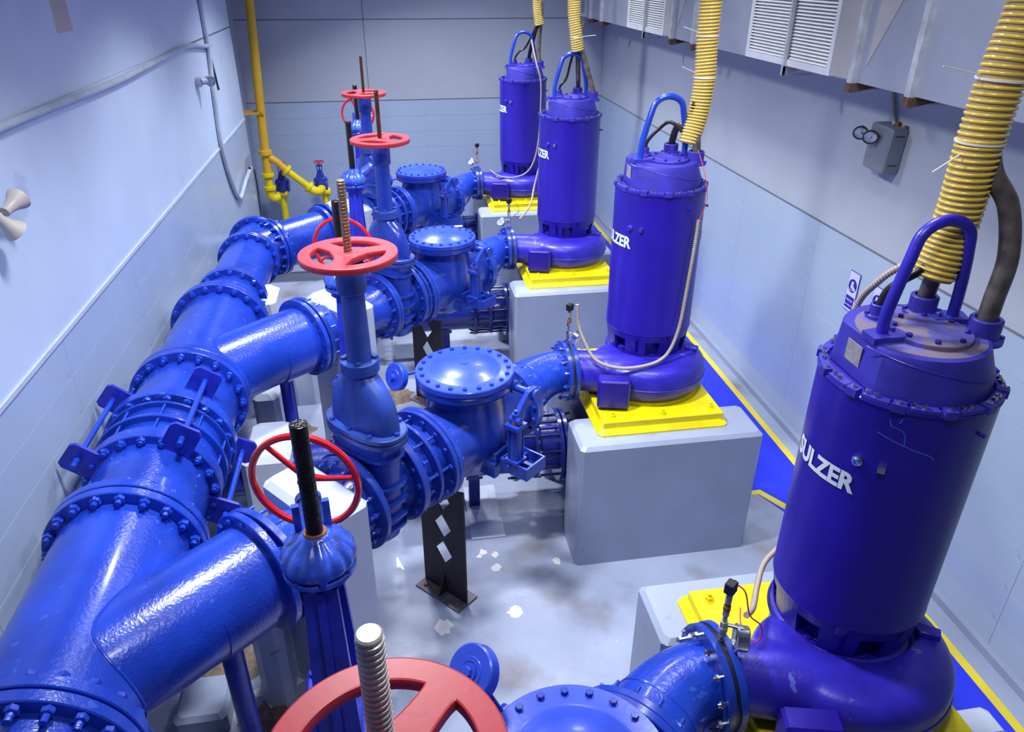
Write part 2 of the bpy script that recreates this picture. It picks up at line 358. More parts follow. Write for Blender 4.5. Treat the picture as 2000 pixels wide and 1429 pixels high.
# raised painted kerb under the front of each pump bay
tag(obj('floor_hatch', MB().cbox(-1.60, -1.30, 2.59, 3.34, 0, 0.012, 0.004).cbox(-1.56, -1.36, 2.80, 3.28, 0.0, 0.016, 0.003), CONCW), 'painted flat metal hatch plate set in the floor beside the brown pipe support', 'hatch')
random.seed(3)
def blob(cx, cy, r, n=14, e=0.5):
    return [(cx+r*(1-e*random.random())*cos(2*pi*k/n), cy+r*(1-e*random.random())*sin(2*pi*k/n)) for k in range(n)]
for cx, cy, r in [(-1.93, 1.66, 0.095), (-1.52, 2.42, 0.05), (-1.42, 2.38, 0.045), (-1.44, 2.22, 0.06), (-1.36, 1.72, 0.075), (-0.92, 2.22, 0.05), (-1.03, 2.72, 0.045), (-1.56, 2.38, 0.03), (-1.22, 1.0, 0.02), (-1.19, 0.82, 0.018), (-1.2, 0.5, 0.016)]:
    flat('bare_patch', blob(cx, cy, r), CHIPW, 0.0015)

# ------------------------------------------------------------------ ventilation duct on the right
DX, DZ0, DZ1 = 1.45, 3.67, 4.75
duct = thing('ventilation_duct', 'long grey sheet metal air duct high along the right wall with louvred grilles', 'duct', T(DX, 0, DZ0))
P0 = 3.47; PER = 3.92
def dy(k, y): return y + k*PER
bd = MB(); bd.box(0.0, 0.5, -1.6, 12.0, 0, 0.01); bd.box(0.06, 0.5, -1.6, 12.0, DZ1-DZ0-0.02, DZ1-DZ0)
prev = -1.6
for k in (-1, 0, 1, 2):
    a, b2 = dy(k, 3.42), dy(k, 4.95)
    bd.box(0, 0.02, prev, a, 0.01, 1.08)
    bd.box(0, 0.02, a, min(b2, 12.0), 0.01, 0.05); bd.box(0, 0.02, a, min(b2, 12.0), 0.62, 1.08)
    prev = b2
obj('duct_shell', bd, GALV, duct)
obj('duct_lining', MB().box(0.30, 0.31, -1.6, 12.0, 0.02, 1.0), DUCTIN, duct)
for k in (-1, 0, 1, 2):
    a, b2 = dy(k, 3.42), min(dy(k, 4.95), 11.98)
    if a < -0.9: a = -0.9
    g = obj('grille_frame', MB().box(-0.008, 0.01, a, b2, 0.0, 0.055).box(-0.008, 0.01, a, b2, 0.60, 0.64).box(-0.0075, 0.0095, a, a+0.05, 0.055, 0.60).box(-0.0075, 0.0095, b2-0.05, b2, 0.055, 0.60), ALU, duct)
    mid = (a+b2)/2 - 0.05
    obj('grille_bar', MB().box(-0.035, -0.005, mid-0.012, mid+0.012, -0.08, 0.75).box(-0.03, 0.25, mid-0.012, mid+0.012, -0.08, -0.07).prism([(-0.03, -0.005), (0.30, -0.005), (-0.03, -0.07)], -0.012, 0.012, T(0, mid, 0) @ Matrix.Rotation(pi/2, 4, 'X')), BAR, g)
    for s0, s1 in ((a+0.05, mid-0.012), (mid+0.012, b2-0.05)):
        me = cached(('slat', round(s1-s0, 3)), lambda: MB().box(-0.003, 0.045, 0, s1-s0, -0.0015, 0.0015, Matrix.Rotation(radians(-42), 4, 'Y')).mesh('slat'))
        for j in range(20):
            obj('slat', me, ALU, g, T(0.004, s0, 0.062+j*0.0268))
    obj('fins', (lambda fb: [fb.box(0.055, 0.06, a+0.05+q*0.026, a+0.056+q*0.026, 0.04, 0.62) for q in range(int((b2-a-0.1)/0.026))] and fb)(MB()), DUCTIN, g, kind='stuff')
    # lighter sheet panels beside the grille with a folded cross break
    y1, y0 = a-0.02, a-0.27
    obj('duct_panel', MB().box(-0.006, 0.0, y0, y1, 0.01, 1.08), GALV2, duct)
    for yb in (dy(k, 3.06), dy(k, 2.36)):
        if yb < -1: continue
        obj('angle_bar', MB().box(-0.045, 0.0, yb-0.028, yb+0.028, -0.055, 1.1).box(-0.045, 0.45, yb-0.026, yb+0.026, -0.055, -0.045), BAR, duct)
        obj('bracket', MB().prism([(-0.05, 0.0), (0.32, 0.0), (-0.02, -0.07), (-0.05, -0.06)], -0.03, 0.03, T(0, yb, -0.004) @ Matrix.Rotation(pi/2, 4, 'X')), RUSTB, duct)
    yq = dy(k, 2.95)
    if yq > -1:
        obj('cross_break', MB().prism([(yq, 0.12), (yq-0.06, 1.05), (yq-0.55, 1.05)], 0, 0.003, frame((-0.001, 0, 0), (0, -1, 0), (0, 0, 1)) @ T(0, 0, 0) @ Matrix.Scale(-1, 4, (1, 0, 0))), GALV2, duct)
# ------------------------------------------------------------------ pumps
def arc_path(c, r, a0, a1, n, plane='xz'):
    out = []
    for i in range(n+1):
        a = a0+(a1-a0)*i/n
        out.append(Vector((c[0]+r*cos(a), c[1], c[2]+r*sin(a))))
    return out
def ring_sector(b, ri, ro, z0, z1, a0, a1, n=6, M=I4):
    prof = []
    for k in range(n+1):
        a = a0+(a1-a0)*k/n
        prof.append([(ri*cos(a), ri*sin(a), z0), (ro*cos(a), ro*sin(a), z0), (ro*cos(a), ro*sin(a), z1), (ri*cos(a), ri*sin(a), z1)])
    return b.loft(prof, True, M)
RM = 0.35
def volute_mesh():
    b = MB(); rings = []; n = 72; m = 20; cx, cy = 0.0, -0.11
    for i in range(n):
        ph = 2*pi*i/n
        d = ((radians(150)-ph) % (2*pi))/(2*pi)          # grows clockwise towards the outlet
        if d > 0.88: d = 0.88*(1-((d-0.88)/0.12)**1.5)
        Ro = 0.375 + 0.20*d; hr = 0.124 + 0.046*d; zc = 1.45
        rc = Ro-hr*1.0
        ring = []
        for k in range(m):
            a = 2*pi*k/m; ca, sa = cos(a), sin(a)
            e = 0.75
            x = rc + hr*1.0*(abs(ca)**e)*(1 if ca > 0 else -1) if ca > 0 else rc + (rc-0.20)*(abs(ca)**0.6)*-1
            z = zc + hr*(abs(sa)**e)*(1 if sa > 0 else -1)
            if ca < 0: z = zc + (hr + (0.160-hr)*min(1, -ca*1.3))*(abs(sa)**e)*(1 if sa > 0 else -1)
            ring.append((cx+x*cos(ph), cy+x*sin(ph), z))
        rings.append(ring)
    rings.append(rings[0]); b.loft(rings, False)
    # parting bead
    return b.mesh('volute', 40)
def casing_mesh():
    """volute and outlet neck fused into one smooth casting"""
    src = volute_mesh(); b = MB(); b.add([tuple(v.co) for v in src.vertices], [tuple(f.vertices) for f in src.polygons])
    pts = bezier((0.0, -0.38, 1.45), (-0.25, -0.38, 1.455), (-0.45, -0.22, 1.47), (-0.74, -0.2, 1.47), 18)
    rs = [0.13+0.046*sin(pi/2*min(1, t/9)) - (0.006*(t-9)/9 if t > 9 else 0) for t in range(19)]
    b.tube(pts, rs, 40)
    me = b.mesh('casing'); o = bpy.data.objects.new('casing', me); COL.objects.link(o)
    r = o.modifiers.new('r', 'REMESH'); r.mode = 'VOXEL'; r.voxel_size = 0.0105
    q = o.modifiers.new('q', 'SMOOTH'); q.factor = 0.6; q.iterations = 14
    dg = bpy.context.evaluated_depsgraph_get(); out = bpy.data.meshes.new_from_object(o.evaluated_get(dg)); bpy.data.objects.remove(o)
    out.shade_smooth(); out.name = 'volute'; return out
def seam_mesh():
    b = MB(); pts = []
    for i in range(73):
        ph = 2*pi*i/72; d = ((radians(150)-ph) % (2*pi))/(2*pi); Ro = 0.376+0.20*d
        pts.append((Ro*cos(ph), -0.11+Ro*sin(ph), 1.44))
    b.tube(pts[45:], 0.004, 6).tube(pts[:20], 0.004, 6); return b.mesh('seam')
def skirt_mesh():
    """lower motor skirt with window openings"""
    n = 72; b = MB()
    zs = [1.565, 1.605, 1.735, 1.79]; rr = [0.312, 0.320, 0.340, 0.347]
    open_ = set()
    for c in (-149, -98, -47, 4, 56, 107, 158):
        k0 = int(round(((c-10) % 360)/5)); open_ |= {(k0+q) % n for q in range(4)}
    for lay in range(3):
        for k in range(n):
            if lay == 1 and k in open_: continue
            a0, a1 = 2*pi*k/n, 2*pi*(k+1)/n
            r0, r1, z0, z1 = rr[lay], rr[lay+1], zs[lay], zs[lay+1]
            vs = []
            for r, z in ((r0, z0), (r1, z1), (r1-0.03, z1), (r0-0.03, z0)):
                vs += [(r*cos(a0), r*sin(a0), z), (r*cos(a1), r*sin(a1), z)]
            b.add(vs, [(0, 1, 3, 2), (4, 5, 7, 6), (0, 6, 7, 1), (2, 3, 5, 4), (0, 2, 4, 6), (1, 7, 5, 3)])
    me = b.mesh('skirt', 35); bm = bmesh.new(); bm.from_mesh(me); bmesh.ops.remove_doubles(bm, verts=bm.verts, dist=1e-5); bm.to_mesh(me); bm.free(); me.shade_smooth(); me.set_sharp_from_angle(angle=radians(35)); return me
def crown_mesh():
    n = 96; z0 = 2.955; rb, rs = 0.305, 0.292; th0 = radians(-22); rings = []
    r0, r1, r2 = [], [], []
    for k in range(n):
        a = 2*pi*k/n; zs = 3.132 - 0.115*((1+cos(a-th0))/2)**1.6
        # flat chord on the west side carries the nameplate
        rr = rb; c = cos(a-radians(180))
        if c > 0.86: rr = rb*0.86/c
        r0.append((rr*cos(a), rr*sin(a), z0)); q = rr-0.013*(zs-z0)/0.16
        r1.append((q*cos(a), q*sin(a), zs)); w_ = ((1+cos(a-th0))/2)**1.6; t = q*(0.985-0.13*w_)
        r2.append((t*cos(a), t*sin(a), 3.137))
    b = MB(); b.loft([r0, r1, r2], True); return b.mesh('crown', 22)
def text_on_cylinder(which):
    out = MB()
    src = text_mesh('t', 'SULZER', 0.118, offset=0.0046, extrude=0.0)
    xs = [v.co.x for v in src.vertices]; w0, w1 = min(xs), max(xs)
    ys = [v.co.y for v in src.vertices]; h = max(ys)
    me = []
    for start in (which,):
        span = radians(60)
        vs = []
        for v in src.vertices:
            a = radians(start) + (v.co.x-w0)/(w1-w0)*span
            vs.append((0.3535*cos(a), 0.3535*sin(a), 2.513+v.co.y/h*0.088))
        out.add(vs, [tuple(p.vertices) for p in src.polygons])
    me = bpy.data.meshes.new('lettering'); me.from_pydata(out.v, [], out.f); 
    bm = bmesh.new(); bm.from_mesh(me)
    bmesh.ops.triangulate(bm, faces=bm.faces)
    for _ in range(2):
        long_ = [e for e in bm.edges if e.calc_length() > 0.02]
        if long_: bmesh.ops.subdivide_edges(bm, edges=long_, cuts=1)
    for v in bm.verts:
        r = sqrt(v.co.x**2+v.co.y**2); v.co.x *= 0.3535/r; v.co.y *= 0.3535/r
    bmesh.ops.recalc_face_normals(bm, faces=bm.faces); bm.to_mesh(me); bm.free(); return me
ORD = ['nearest', 'second nearest', 'third', 'farthest']
YS = [0.0, 3.076, 6.152, 9.215]
HZ = 3.137
FB = T(-0.735, -0.2, 1.47) @ RZ(radians(4)) @ XA   # discharge flange frame
def make_pump(i):
    """one upright pump: housing, skirt, crown, handle, casing and flange as parts"""
    lab = ['nearest upright blue pump, dusty crown and large white lettering',
           'second nearest upright blue pump, beige corrugated tube running down its right side',
           'third upright blue pump from the camera',
           'farthest upright blue pump, closest to the back wall'][i]
    p = thing('submersible_pump', lab, 'pump', T(0, YS[i], 0), 'upright blue pumps in a row')
    obj('motor_housing', cached('mh', lambda: MB().lathe([(0.30, 1.79), (0.350, 1.79), (0.352, 1.795), (RM, 1.80), (RM, 2.935), (0.355, 2.937), (0.355, 2.945), (0.345, 2.95), (0, 2.95)], 96).mesh('motor_housing', 30)), PUMPM, p)
    obj('skirt', cached('sk', skirt_mesh), PUMPM, p)
    obj('bearing_housing', cached('bh', lambda: MB().lathe([(0.20, 1.55), (0.345, 1.56), (0.335, 1.59), (0.30, 1.60), (0.25, 1.64), (0.24, 1.79)], 64).mesh('bearing_housing')), VOLM, p)
    for a in (-149, -98, -47):
        obj('socket_screw', cached('ss', lambda: MB().cyl(0.022, 0, 0.018, 16, T(0.295, 0, 1.60)).cyl(0.010, 0, 0.02, 6, T(0.295, 0, 1.60)).mesh('screw')), PUMPM, p, RZ(radians(a)))
    # rim: clamp segments, lugs and socket screws
    def rim():
        b = MB()
        for k in range(12):
            a = radians(k*30-3); ring_sector(b, 0.315, 0.352, 2.95, 2.966, a, a+radians(17), 5)
        for k in range(12):
            a = radians(k*30+16); ring_sector(b, 0.318, 0.362, 2.938, 2.972, a, a+radians(8), 3)
        return b.mesh('rim_clamps', 30)
    obj('rim_clamps', cached('rim', rim), CROWNM, p)
    sc = cached('rsc', lambda: MB().lathe([(0, 0), (0.0105, 0), (0.0105, 0.018), (0.006, 0.018), (0.006, 0.010), (0, 0.010)], 10).mesh('rim_screw', 25))
    if i < 2:
        for k in range(12):
            for d, rr in ((-1, 0.333), (5, 0.333), (20, 0.34)):
                obj('rim_screw', sc, CHROME, p, RZ(radians(k*30+d)) @ T(rr, 0, 2.963))
    else:
        b = MB(); src = [tuple(v.co) for v in sc.vertices]; fs = [tuple(q.vertices) for q in sc.polygons]
        for k in range(12):
            for d, rr in ((-1, 0.333), (5, 0.333), (20, 0.34)): b.add(src, fs, RZ(radians(k*30+d)) @ T(rr, 0, 2.963))
        obj('rim_screws', b, CHROME, p, kind='stuff')
    obj('crown', cached('crown', crown_mesh), CROWNM, p)
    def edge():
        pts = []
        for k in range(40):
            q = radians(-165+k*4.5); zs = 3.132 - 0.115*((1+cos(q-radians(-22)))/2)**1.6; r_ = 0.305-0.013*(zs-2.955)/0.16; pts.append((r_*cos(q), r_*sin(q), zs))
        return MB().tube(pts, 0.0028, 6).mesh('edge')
    obj('crown_edge_highlight', cached('cedge', edge), VOLM, p)  # thin lighter tube stands in for the highlight along the crown edge
    lid = obj('lid', cached('lid', lambda: MB().cyl(0.160, HZ-0.002, HZ+0.022, 64, T(0.02, -0.03, 0), bev=0.004).mesh('lid')), CROWND if i == 0 else CROWNM, p)
    lb = cached('lb', lambda: MB().hexa(0.012, 0, 0.014).mesh('bolt', 25))
    for k in range(8): obj('lid_bolt', lb, PUMPM, lid, T(0.02, -0.03, HZ+0.021) @ RZ(radians(k*45+20)) @ T(0.135, 0, 0))
    obj('dust_top', cached('dt', lambda: MB().cyl(0.245, HZ-0.01, HZ+0.0015, 64).mesh('dust_top')), CROWND if i == 0 else CROWNM, p)
    # lifting handle
    def handle():
        pts = [(-0.195, -0.03, HZ+0.01), (-0.195, -0.03, HZ+0.10), (-0.186, -0.027, HZ+0.15), (-0.158, -0.016, HZ+0.25), (-0.130, -0.005, HZ+0.34)]
        path = spline(pts, 4)[:-1] + [Vector((0.008+0.125*cos(a), 0.005+0.05*(1-a/pi)*0.6, HZ+0.355+0.10*sin(a))) for a in [pi-0.25-(pi-0.45)*q/14 for q in range(15)]]
        path += [Vector((0.155, 0.045, HZ+0.28)), Vector((0.182, 0.065, HZ+0.18)), Vector((0.195, 0.075, HZ+0.10)), Vector((0.195, 0.075, HZ+0.0))]
        return MB().tube(path, 0.0235, 16).mesh('lifting_handle', 50)
    h = obj('lifting_handle', cached('handle', handle), PUMPM if i else VOLM, p)
    if i: h.material_slots[0].link = 'OBJECT'; h.material_slots[0].material = PIPE
    def foot(): return MB().prism([(-0.06, -0.055), (0.075, -0.055), (0.10, -0.02), (0.08, 0.055), (-0.06, 0.03)], 0, 0.028).hexa(0.013, 0, 0.015, T(0.055, 0.01, 0.028)).mesh('handle_foot', 30)
    obj('handle_foot', cached('foot', foot), CROWNM, p, T(-0.20, -0.03, HZ-0.003))
    obj('handle_foot', cached('foot', foot), CROWNM, p, T(0.19, 0.07, HZ-0.003) @ RZ(pi*0.9))
    def gland(r, hh):
        return cached(('gl', r, hh), lambda: MB().lathe([(0, 0), (r*1.3, 0), (r*1.3, 0.015), (r, 0.02), (r, hh-0.004), (r-0.004, hh), (r*0.72, hh), (r*0.72, hh-0.02), (0, hh-0.02)], 32).hexa(0.011, 0.012, 0.028, T(r*1.08, -r*0.5, 0)).hexa(0.011, 0.012, 0.028, T(-r*1.08, r*0.5, 0)).mesh('cable_gland', 30))
    obj('cable_gland', gland(0.062, 0.10), CROWNM, p, T(0.235, -0.06, HZ-0.03))
    obj('cable_gland', gland(0.056, 0.085), CROWNM, p, T(0.115, 0.16, HZ))
    obj('cable_gland', gland(0.032, 0.065), CROWNM, p, T(-0.10, 0.15, HZ))
    obj('nameplate', cached('npl', lambda: MB().box(-0.045, 0.045, -0.05, 0.05, 0, 0.003).mesh('nameplate')), PLATEM, p, RZ(radians(180)) @ T(0.2585, -0.02, 3.05) @ Matrix.Rotation(pi/2, 4, 'Y') @ RZ(0) )
    for st_ in (158, -27): obj('lettering', cached(('txt', st_), lambda: text_on_cylinder(st_)), LETTER, p)
    obj('plug', cached('plg', lambda: MB().lathe([(0, 0), (0.022, 0), (0.022, 0.012), (0.015, 0.015), (0.015, 0.026), (0.007, 0.026), (0.007, 0.018), (0, 0.018)], 20, along((RM*cos(radians(-144.7)), RM*sin(radians(-144.7)), 2.675), (cos(radians(-144.7)), sin(radians(-144.7)), 0))).mesh('plug')), CROWNM if i else CHROME, p)
    obj('sensor_stub', cached('stb', lambda: MB().box(-0.014, 0.014, -0.014, 0.014, 0, 0.02, along((RM*cos(radians(-129.6)), RM*sin(radians(-129.6)), 2.674), (cos(radians(-129.6)), sin(radians(-129.6)), 0))).mesh('stub')), CHROME, p)
    obj('side_pin', cached('pin', lambda: MB().cyl(0.010, 0, 0.03, 12, along((RM*cos(radians(-20)), RM*sin(radians(-20)), 2.80), (cos(radians(-20)), sin(radians(-20)), 0))).mesh('pin')), PUMPM, p)
    obj('side_pin', cached('pin2', lambda: MB().cyl(0.008, 0, 0.022, 12, along((RM*cos(radians(-72)), RM*sin(radians(-72)), 2.843), (cos(radians(-72)), sin(radians(-72)), 0))).mesh('pin')), PUMPM, p)
    # volute and outlet
    v = obj('volute', cached('vol', casing_mesh), VOLM, p)
    obj('casting_seam', cached('seam', seam_mesh), VOLM, v)
    obj('discharge_flange', cached('dfl', lambda: MB().ring(0.15, 0.255, 0.005, 0.042, 64, FB, bev=0.004).mesh('flange')), VALVE, p)
    obj('inspection_cover', cached('box', lambda: MB().cbox(-0.135, 0.12, -0.05, 0.20, 0, 0.115, 0.014, frame((-0.41, -0.49, 1.395), (cos(radians(-14)), sin(radians(-14)), 0), (0, 0, 1)) @ T(0, -0.04, 0)).mesh('inspection_cover', 20)), PUMPM, p)
    obj('lug', cached('lug', lambda: MB().cbox(-0.02, 0.09, -0.03, 0.03, 0, 0.03, 0.004, RZ(radians(-35)) @ T(0.36, 0, 1.60)).cyl(0.012, 0.03, 0.0305, 12, RZ(radians(-35)) @ T(0.425, 0, 1.60)).mesh('lug')), VOLM, p)
    bolts(p, 12, 0.222, FB @ T(0, 0, -0.021), bolt_mesh(0.017, 0.014, 0.10, 0.012), VALVE if i else CHROME, joined=(i > 1), a0=0.13)
    return p
for i in range(4): make_pump(i)
# scratch marks on the nearest pump are flat print
def scratch():
    b = MB()
    def cyl_line(pts, wd):
        fine = []
        for (a0, z0), (a1, z1) in zip(pts, pts[1:]): fine += [(a0+(a1-a0)*k/6, z0+(z1-z0)*k/6+0.0012*sin(9*k+a0)) for k in range(6)]
        fine.append(pts[-1])
        for (a0, z0), (a1, z1) in zip(fine, fine[1:]):
            q = []
            dx, dz = (a1-a0)*0.0061, z1-z0; l = sqrt(dx*dx+dz*dz) or 1; nx, nz = -dz/l*wd, dx/l*wd
            for a, z, s in ((a0, z0, 1), (a1, z1, 1), (a1, z1, -1), (a0, z0, -1)):
                aa = radians(a + s*nx/0.0061); q.append((0.3512*cos(aa), 0.3512*sin(aa), z+s*nz))
            b.add(q, [(0, 1, 2, 3)])
    cyl_line([(-138, 2.83), (-128, 2.81), (-115, 2.785), (-104, 2.765), (-101, 2.745)], 0.0022)
    cyl_line([(-133, 2.90), (-131, 2.87), (-128, 2.868), (-124, 2.86), (-122, 2.84), (-121, 2.80)], 0.0016)
    cyl_line([(-126, 2.915), (-127, 2.89)], 0.002)
    return b
so = obj('scratch', scratch(), LETTER, [o for o in COL.objects if o.name == 'submersible_pump'][0])
so.material_slots[0].link = 'OBJECT'; so.material_slots[0].material = mat('scratched_paint', (0.06, 0.16, 0.75), 0.5)

# ------------------------------------------------------------------ blocks and yellow base plates
for i, y in enumerate(YS):
    nm = ORD[i]
    tag(obj('concrete_plinth', cached('pl1', lambda: MB().cbox(-0.782, 0.715, -0.94, -0.48, -0.01, 1.178, 0.028).mesh('plinth', 20)), CONC, M=T(0, y, 0)),
        f'grey painted concrete plinth under the front of the {nm} blue pump', 'plinth', 'plinths under the front of the pumps')
    tag(obj('concrete_plinth', cached('pl2', lambda: MB().cbox(-0.79, 0.715, 0.27, 0.72, -0.01, 1.178, 0.028).mesh('plinth', 20)), CONC, M=T(0, y, 0)),
        f'grey painted concrete plinth under the back of the {nm} blue pump', 'plinth', 'plinths under the back of the pumps')
    bp = thing('base_plate', f'yellow steel base plate bolted under the {nm} blue pump', 'base plate', T(0, y, 0), 'yellow pump base plates')
    obj('plate', cached('yp', lambda: MB().cbox(-0.61, 0.47, -0.80, 0.57, 1.176, 1.225, 0.035).cbox(-0.56, 0.435, -0.755, 0.52, 1.222, 1.282, 0.006).lathe([(0.46, 1.28), (0.46, 1.30), (0.40, 1.33), (0.2, 1.33)], 48, T(-0.03, -0.11, 0)).mesh('plate', 20)), YEL, bp)
    for bx, by in ((-0.47, -0.68), (0.36, -0.66), (-0.06, -0.70), (-0.47, 0.44), (0.36, 0.44)):
        obj('anchor_nut', cached('an', lambda: MB().cyl(0.032, 0, 0.006, 20).hexa(0.024, 0.006, 0.028).cyl(0.011, 0.02, 0.045, 10).mesh('nut', 25)), YEL, bp, T(bx, by, 1.282))

# ------------------------------------------------------------------ discharge line geometry per row
LZ = 1.42
ROW = []                                       # (K centre, u direction, distance to gate, branch point distance)
def rowdef(kx, ky, gx, gy, y0, bx, by):
    K = Vector((kx, y0+ky, LZ)); G = Vector((gx, y0+gy, LZ)); B = Vector((bx, y0+by, LZ)); return K, G, B
ROW.append(rowdef(-1.575, -0.82, -2.18, -1.39, 0, -2.86, -2.03))
ROW.append(rowdef(-1.650, -0.855, -2.335, -1.475, YS[1], -2.97, -2.148))
ROW.append(rowdef(-1.573, -0.96, -2.14, -1.46, YS[2], -2.96, -2.19))
ROW.append(rowdef(-1.635, -1.09, -2.32, -1.64, YS[3], -2.97, -2.16))
def ang(a, b): d = b-a; return atan2(d.y, d.x)

# ---- check valve (local x along the flow, origin on the pipe axis)
INL = Vector((-1, 0, 0))
def check_valve(i):
    K, G, B = ROW[i]; a = ang(K, G)
    t = thing('check_valve', ['nearest blue check valve, domed bolted lid cut by the bottom edge', 'second nearest blue check valve, large round bolted lid beside the second pump outlet', 'third blue check valve from the camera, round bolted lid beside the third pump outlet', 'farthest blue check valve with round bolted lid near the back wall'][i],
              'valve', T(*K) @ RZ(a), 'blue check valves with round bolted lids')
    b = lambda: MB().lathe([(0, -0.36), (0.14, -0.345), (0.24, -0.27), (0.285, -0.14), (0.30, 0.0), (0.297, 0.12), (0.285, 0.24), (0.268, 0.34), (0.268, 0.385), (0.35, 0.39)], 72).tube([INL*0.49, INL*0.36, INL*0.15], [0.245, 0.25, 0.265], 48).tube([(0.43, 0, 0), (0.34, 0, 0), (0.1, 0, 0)], [0.272, 0.275, 0.285], 48).mesh('body', 40)
    obj('body', cached('cvb', b), VALVE, t)
    obj('body_flange', cached('cvbf', lambda: MB().ring(0.2, 0.350, 0.392, 0.440, 72, bev=0.006).mesh('bf')), VALVE, t)
    lid = obj('lid', cached('cvl', lambda: MB().lathe([(0.35, 0.448), (0.354, 0.452), (0.354, 0.490), (0.348, 0.497), (0.262, 0.497), (0.245, 0.500), (0.20, 0.518), (0.14, 0.534), (0.07, 0.543), (0.03, 0.545), (0.03, 0.549), (0, 0.549)], 96).cyl(0.34, 0.438, 0.45, 64).mesh('lid', 30)), COVERM, t)
    bolts(lid, 20, 0.312, T(0, 0, 0.443), bolt_mesh(0.0165, 0.017, 0.107, 0.0), VALVE, joined=(i == 3), a0=0.1)
    obj('outlet_flange', cached('cvf1', lambda: MB().ring(0.2, 0.350, -0.02, 0.02, 72, XA, bev=0.004).mesh('fl')), VALVE, t, T(0.43, 0, 0))
    MI = T(-0.49, 0, 0) @ XA
    obj('inlet_flange', cached('cvf2', lambda: MB().ring(0.2, 0.312, -0.02, 0.02, 72, I4, bev=0.004).mesh('fl')), VALVE, t, MI)
    bolts(t, 16, 0.312, T(0.43+0.022, 0, 0) @ XA, bolt_mesh(0.018, 0.017, 0.086, 0.02), VALVE, joined=(i > 1), a0=0.2)
    bolts(t, 16, 0.280, MI @ T(0, 0, -0.022), bolt_mesh(0.017, 0.015, 0.086, 0.035), VALVE, joined=(i > 1), a0=0.2)
    # lever side is local +y when looking along flow?  flow runs away from the pump: damper sits on the camera side
    s = 1.0
    obj('hinge_shaft', cached('cvs', lambda: MB().rod((-0.165, 0.18, 0.39), (-0.165, 0.50, 0.39), 0.028, 16).rod((-0.165, 0.20, 0.39), (-0.165, 0.34, 0.39), 0.05, 20).mesh('shaft')), VALVE, t)
    def lever():
        m = MB().prism([(-0.06, -0.05), (0.06, -0.055), (0.12, -0.10), (0.155, -0.16), (0.185, -0.155), (0.19, -0.10), (0.13, -0.02), (0.05, 0.05), (-0.04, 0.055), (-0.075, 0.0)], -0.017, 0.017)
        m.cyl(0.048, -0.04, 0.04, 24, T(-0.02, 0, 0)).cyl(0.028, -0.035, 0.05, 16, T(0.168, -0.125, 0)); return m.mesh('lever', 30)
    obj('lever_arm', cached('cvlev', lever), VALVE, t, frame((-0.145, 0.49, 0.39), (1, 0, 0), (0, 0, 1)))
    dm = obj('damper_cylinder', cached('cvd', lambda: (lambda m: [m.rod((0.05*cos(q), 0.05*sin(q), -0.16), (0.05*cos(q), 0.05*sin(q), 0.12), 0.007, 8) for q in [pi/4+k*pi/2 for k in range(4)]] and m)(MB().cyl(0.044, -0.16, 0.115, 28).box(-0.058, 0.058, -0.058, 0.058, 0.105, 0.135).box(-0.058, 0.058, -0.058, 0.058, -0.175, -0.15).cyl(0.014, 0.13, 0.24, 12).cyl(0.028, 0.17, 0.215, 16)).mesh('damper', 30)), VALVE, t, T(0.02, 0.48, 0.10))
    obj('rusty_gland', cached('cvg', lambda: MB().cyl(0.034, 0.132, 0.16, 16).mesh('g')), RUST, t, T(0.02, 0.48, 0.10))
    def dbox():
        m = MB(); x0, x1, y0, y1 = -0.10, 0.12, 0.36, 0.60; z0, z1 = -0.225, -0.125; w_ = 0.014
        m.box(x0, x1, y0, y0+w_, z0, z1).box(x0, x1, y1-w_, y1, z0, z1).box(x0+.001, x0+w_, y0+w_, y1-w_, z0, z1).box(x1-w_, x1-.001, y0+w_, y1-w_, z0, z1).box(x0+w_, x1-w_, y0+w_, y1-w_, z0+.001, z0+w_)
        m.box(x0+0.09, x0+0.12, y0+w_, y1-w_, z0+w_, z1-0.04).rod((x0-0.02, 0.44, -0.16), (x1+0.02, 0.44, -0.16), 0.014, 10)
        return m.mesh('damper_box', 30)
    obj('damper_box', cached('cvx', dbox), VALVE, t, T(-0.05, 0.02, 0.055))
    obj('side_bracket', cached('cvbr', lambda: MB().prism([(-0.20, -0.02), (0.12, -0.05), (0.12, -0.20), (-0.16, -0.26), (-0.22, -0.18)], 0.0, 0.022, frame((-0.03, 0.355, 0.0), (1, 0, 0), (0, 0, 1))).box(-0.2, -0.14, 0.24, 0.36, -0.26, -0.10).box(0.06, 0.11, 0.2, 0.36, -0.24, -0.12).mesh('br', 30)), VALVE, t)
    for k in range(2): obj('bracket_bolt', head_mesh(0.02, 0.018), VALVE, t, T(-0.15, 0.377, -0.13-0.07*k) @ YA)
    # counterweight on the far side
    Rm = Matrix.Rotation(-a, 3, 'Z')
    H = Vector((-0.10, -0.40, 0.33))
    C_ = Rm @ (Vector((-1.90, -0.47, 2.05)) - K) if i == 0 else Rm @ Vector((-0.485, 0.375, 0.265))
    n_ = Rm @ (Vector((-0.65, -0.35, 0.67)) if i == 0 else Vector((-0.75, -0.55, 0.30)))
    obj('weight_arm', MB().rod((-0.10, -0.25, 0.33), (-0.10, -0.42, 0.33), 0.028, 16).rod(H, C_, 0.013, 12).cyl(0.045, -0.03, 0.03, 20, T(*H) @ XA), VALVE, t)
    obj('counterweight', cached('cwd', lambda: MB().cyl(0.108, -0.028, 0.028, 48, bev=0.006).lathe([(0.06, 0.028), (0.058, 0.031), (0.04, 0.031)], 32).cyl(0.036, 0.028, 0.036, 24).hexa(0.022, 0.036, 0.05).mesh('cw')), COVERM, t, along(C_, n_))
    return t
for i in range(4): check_valve(i)

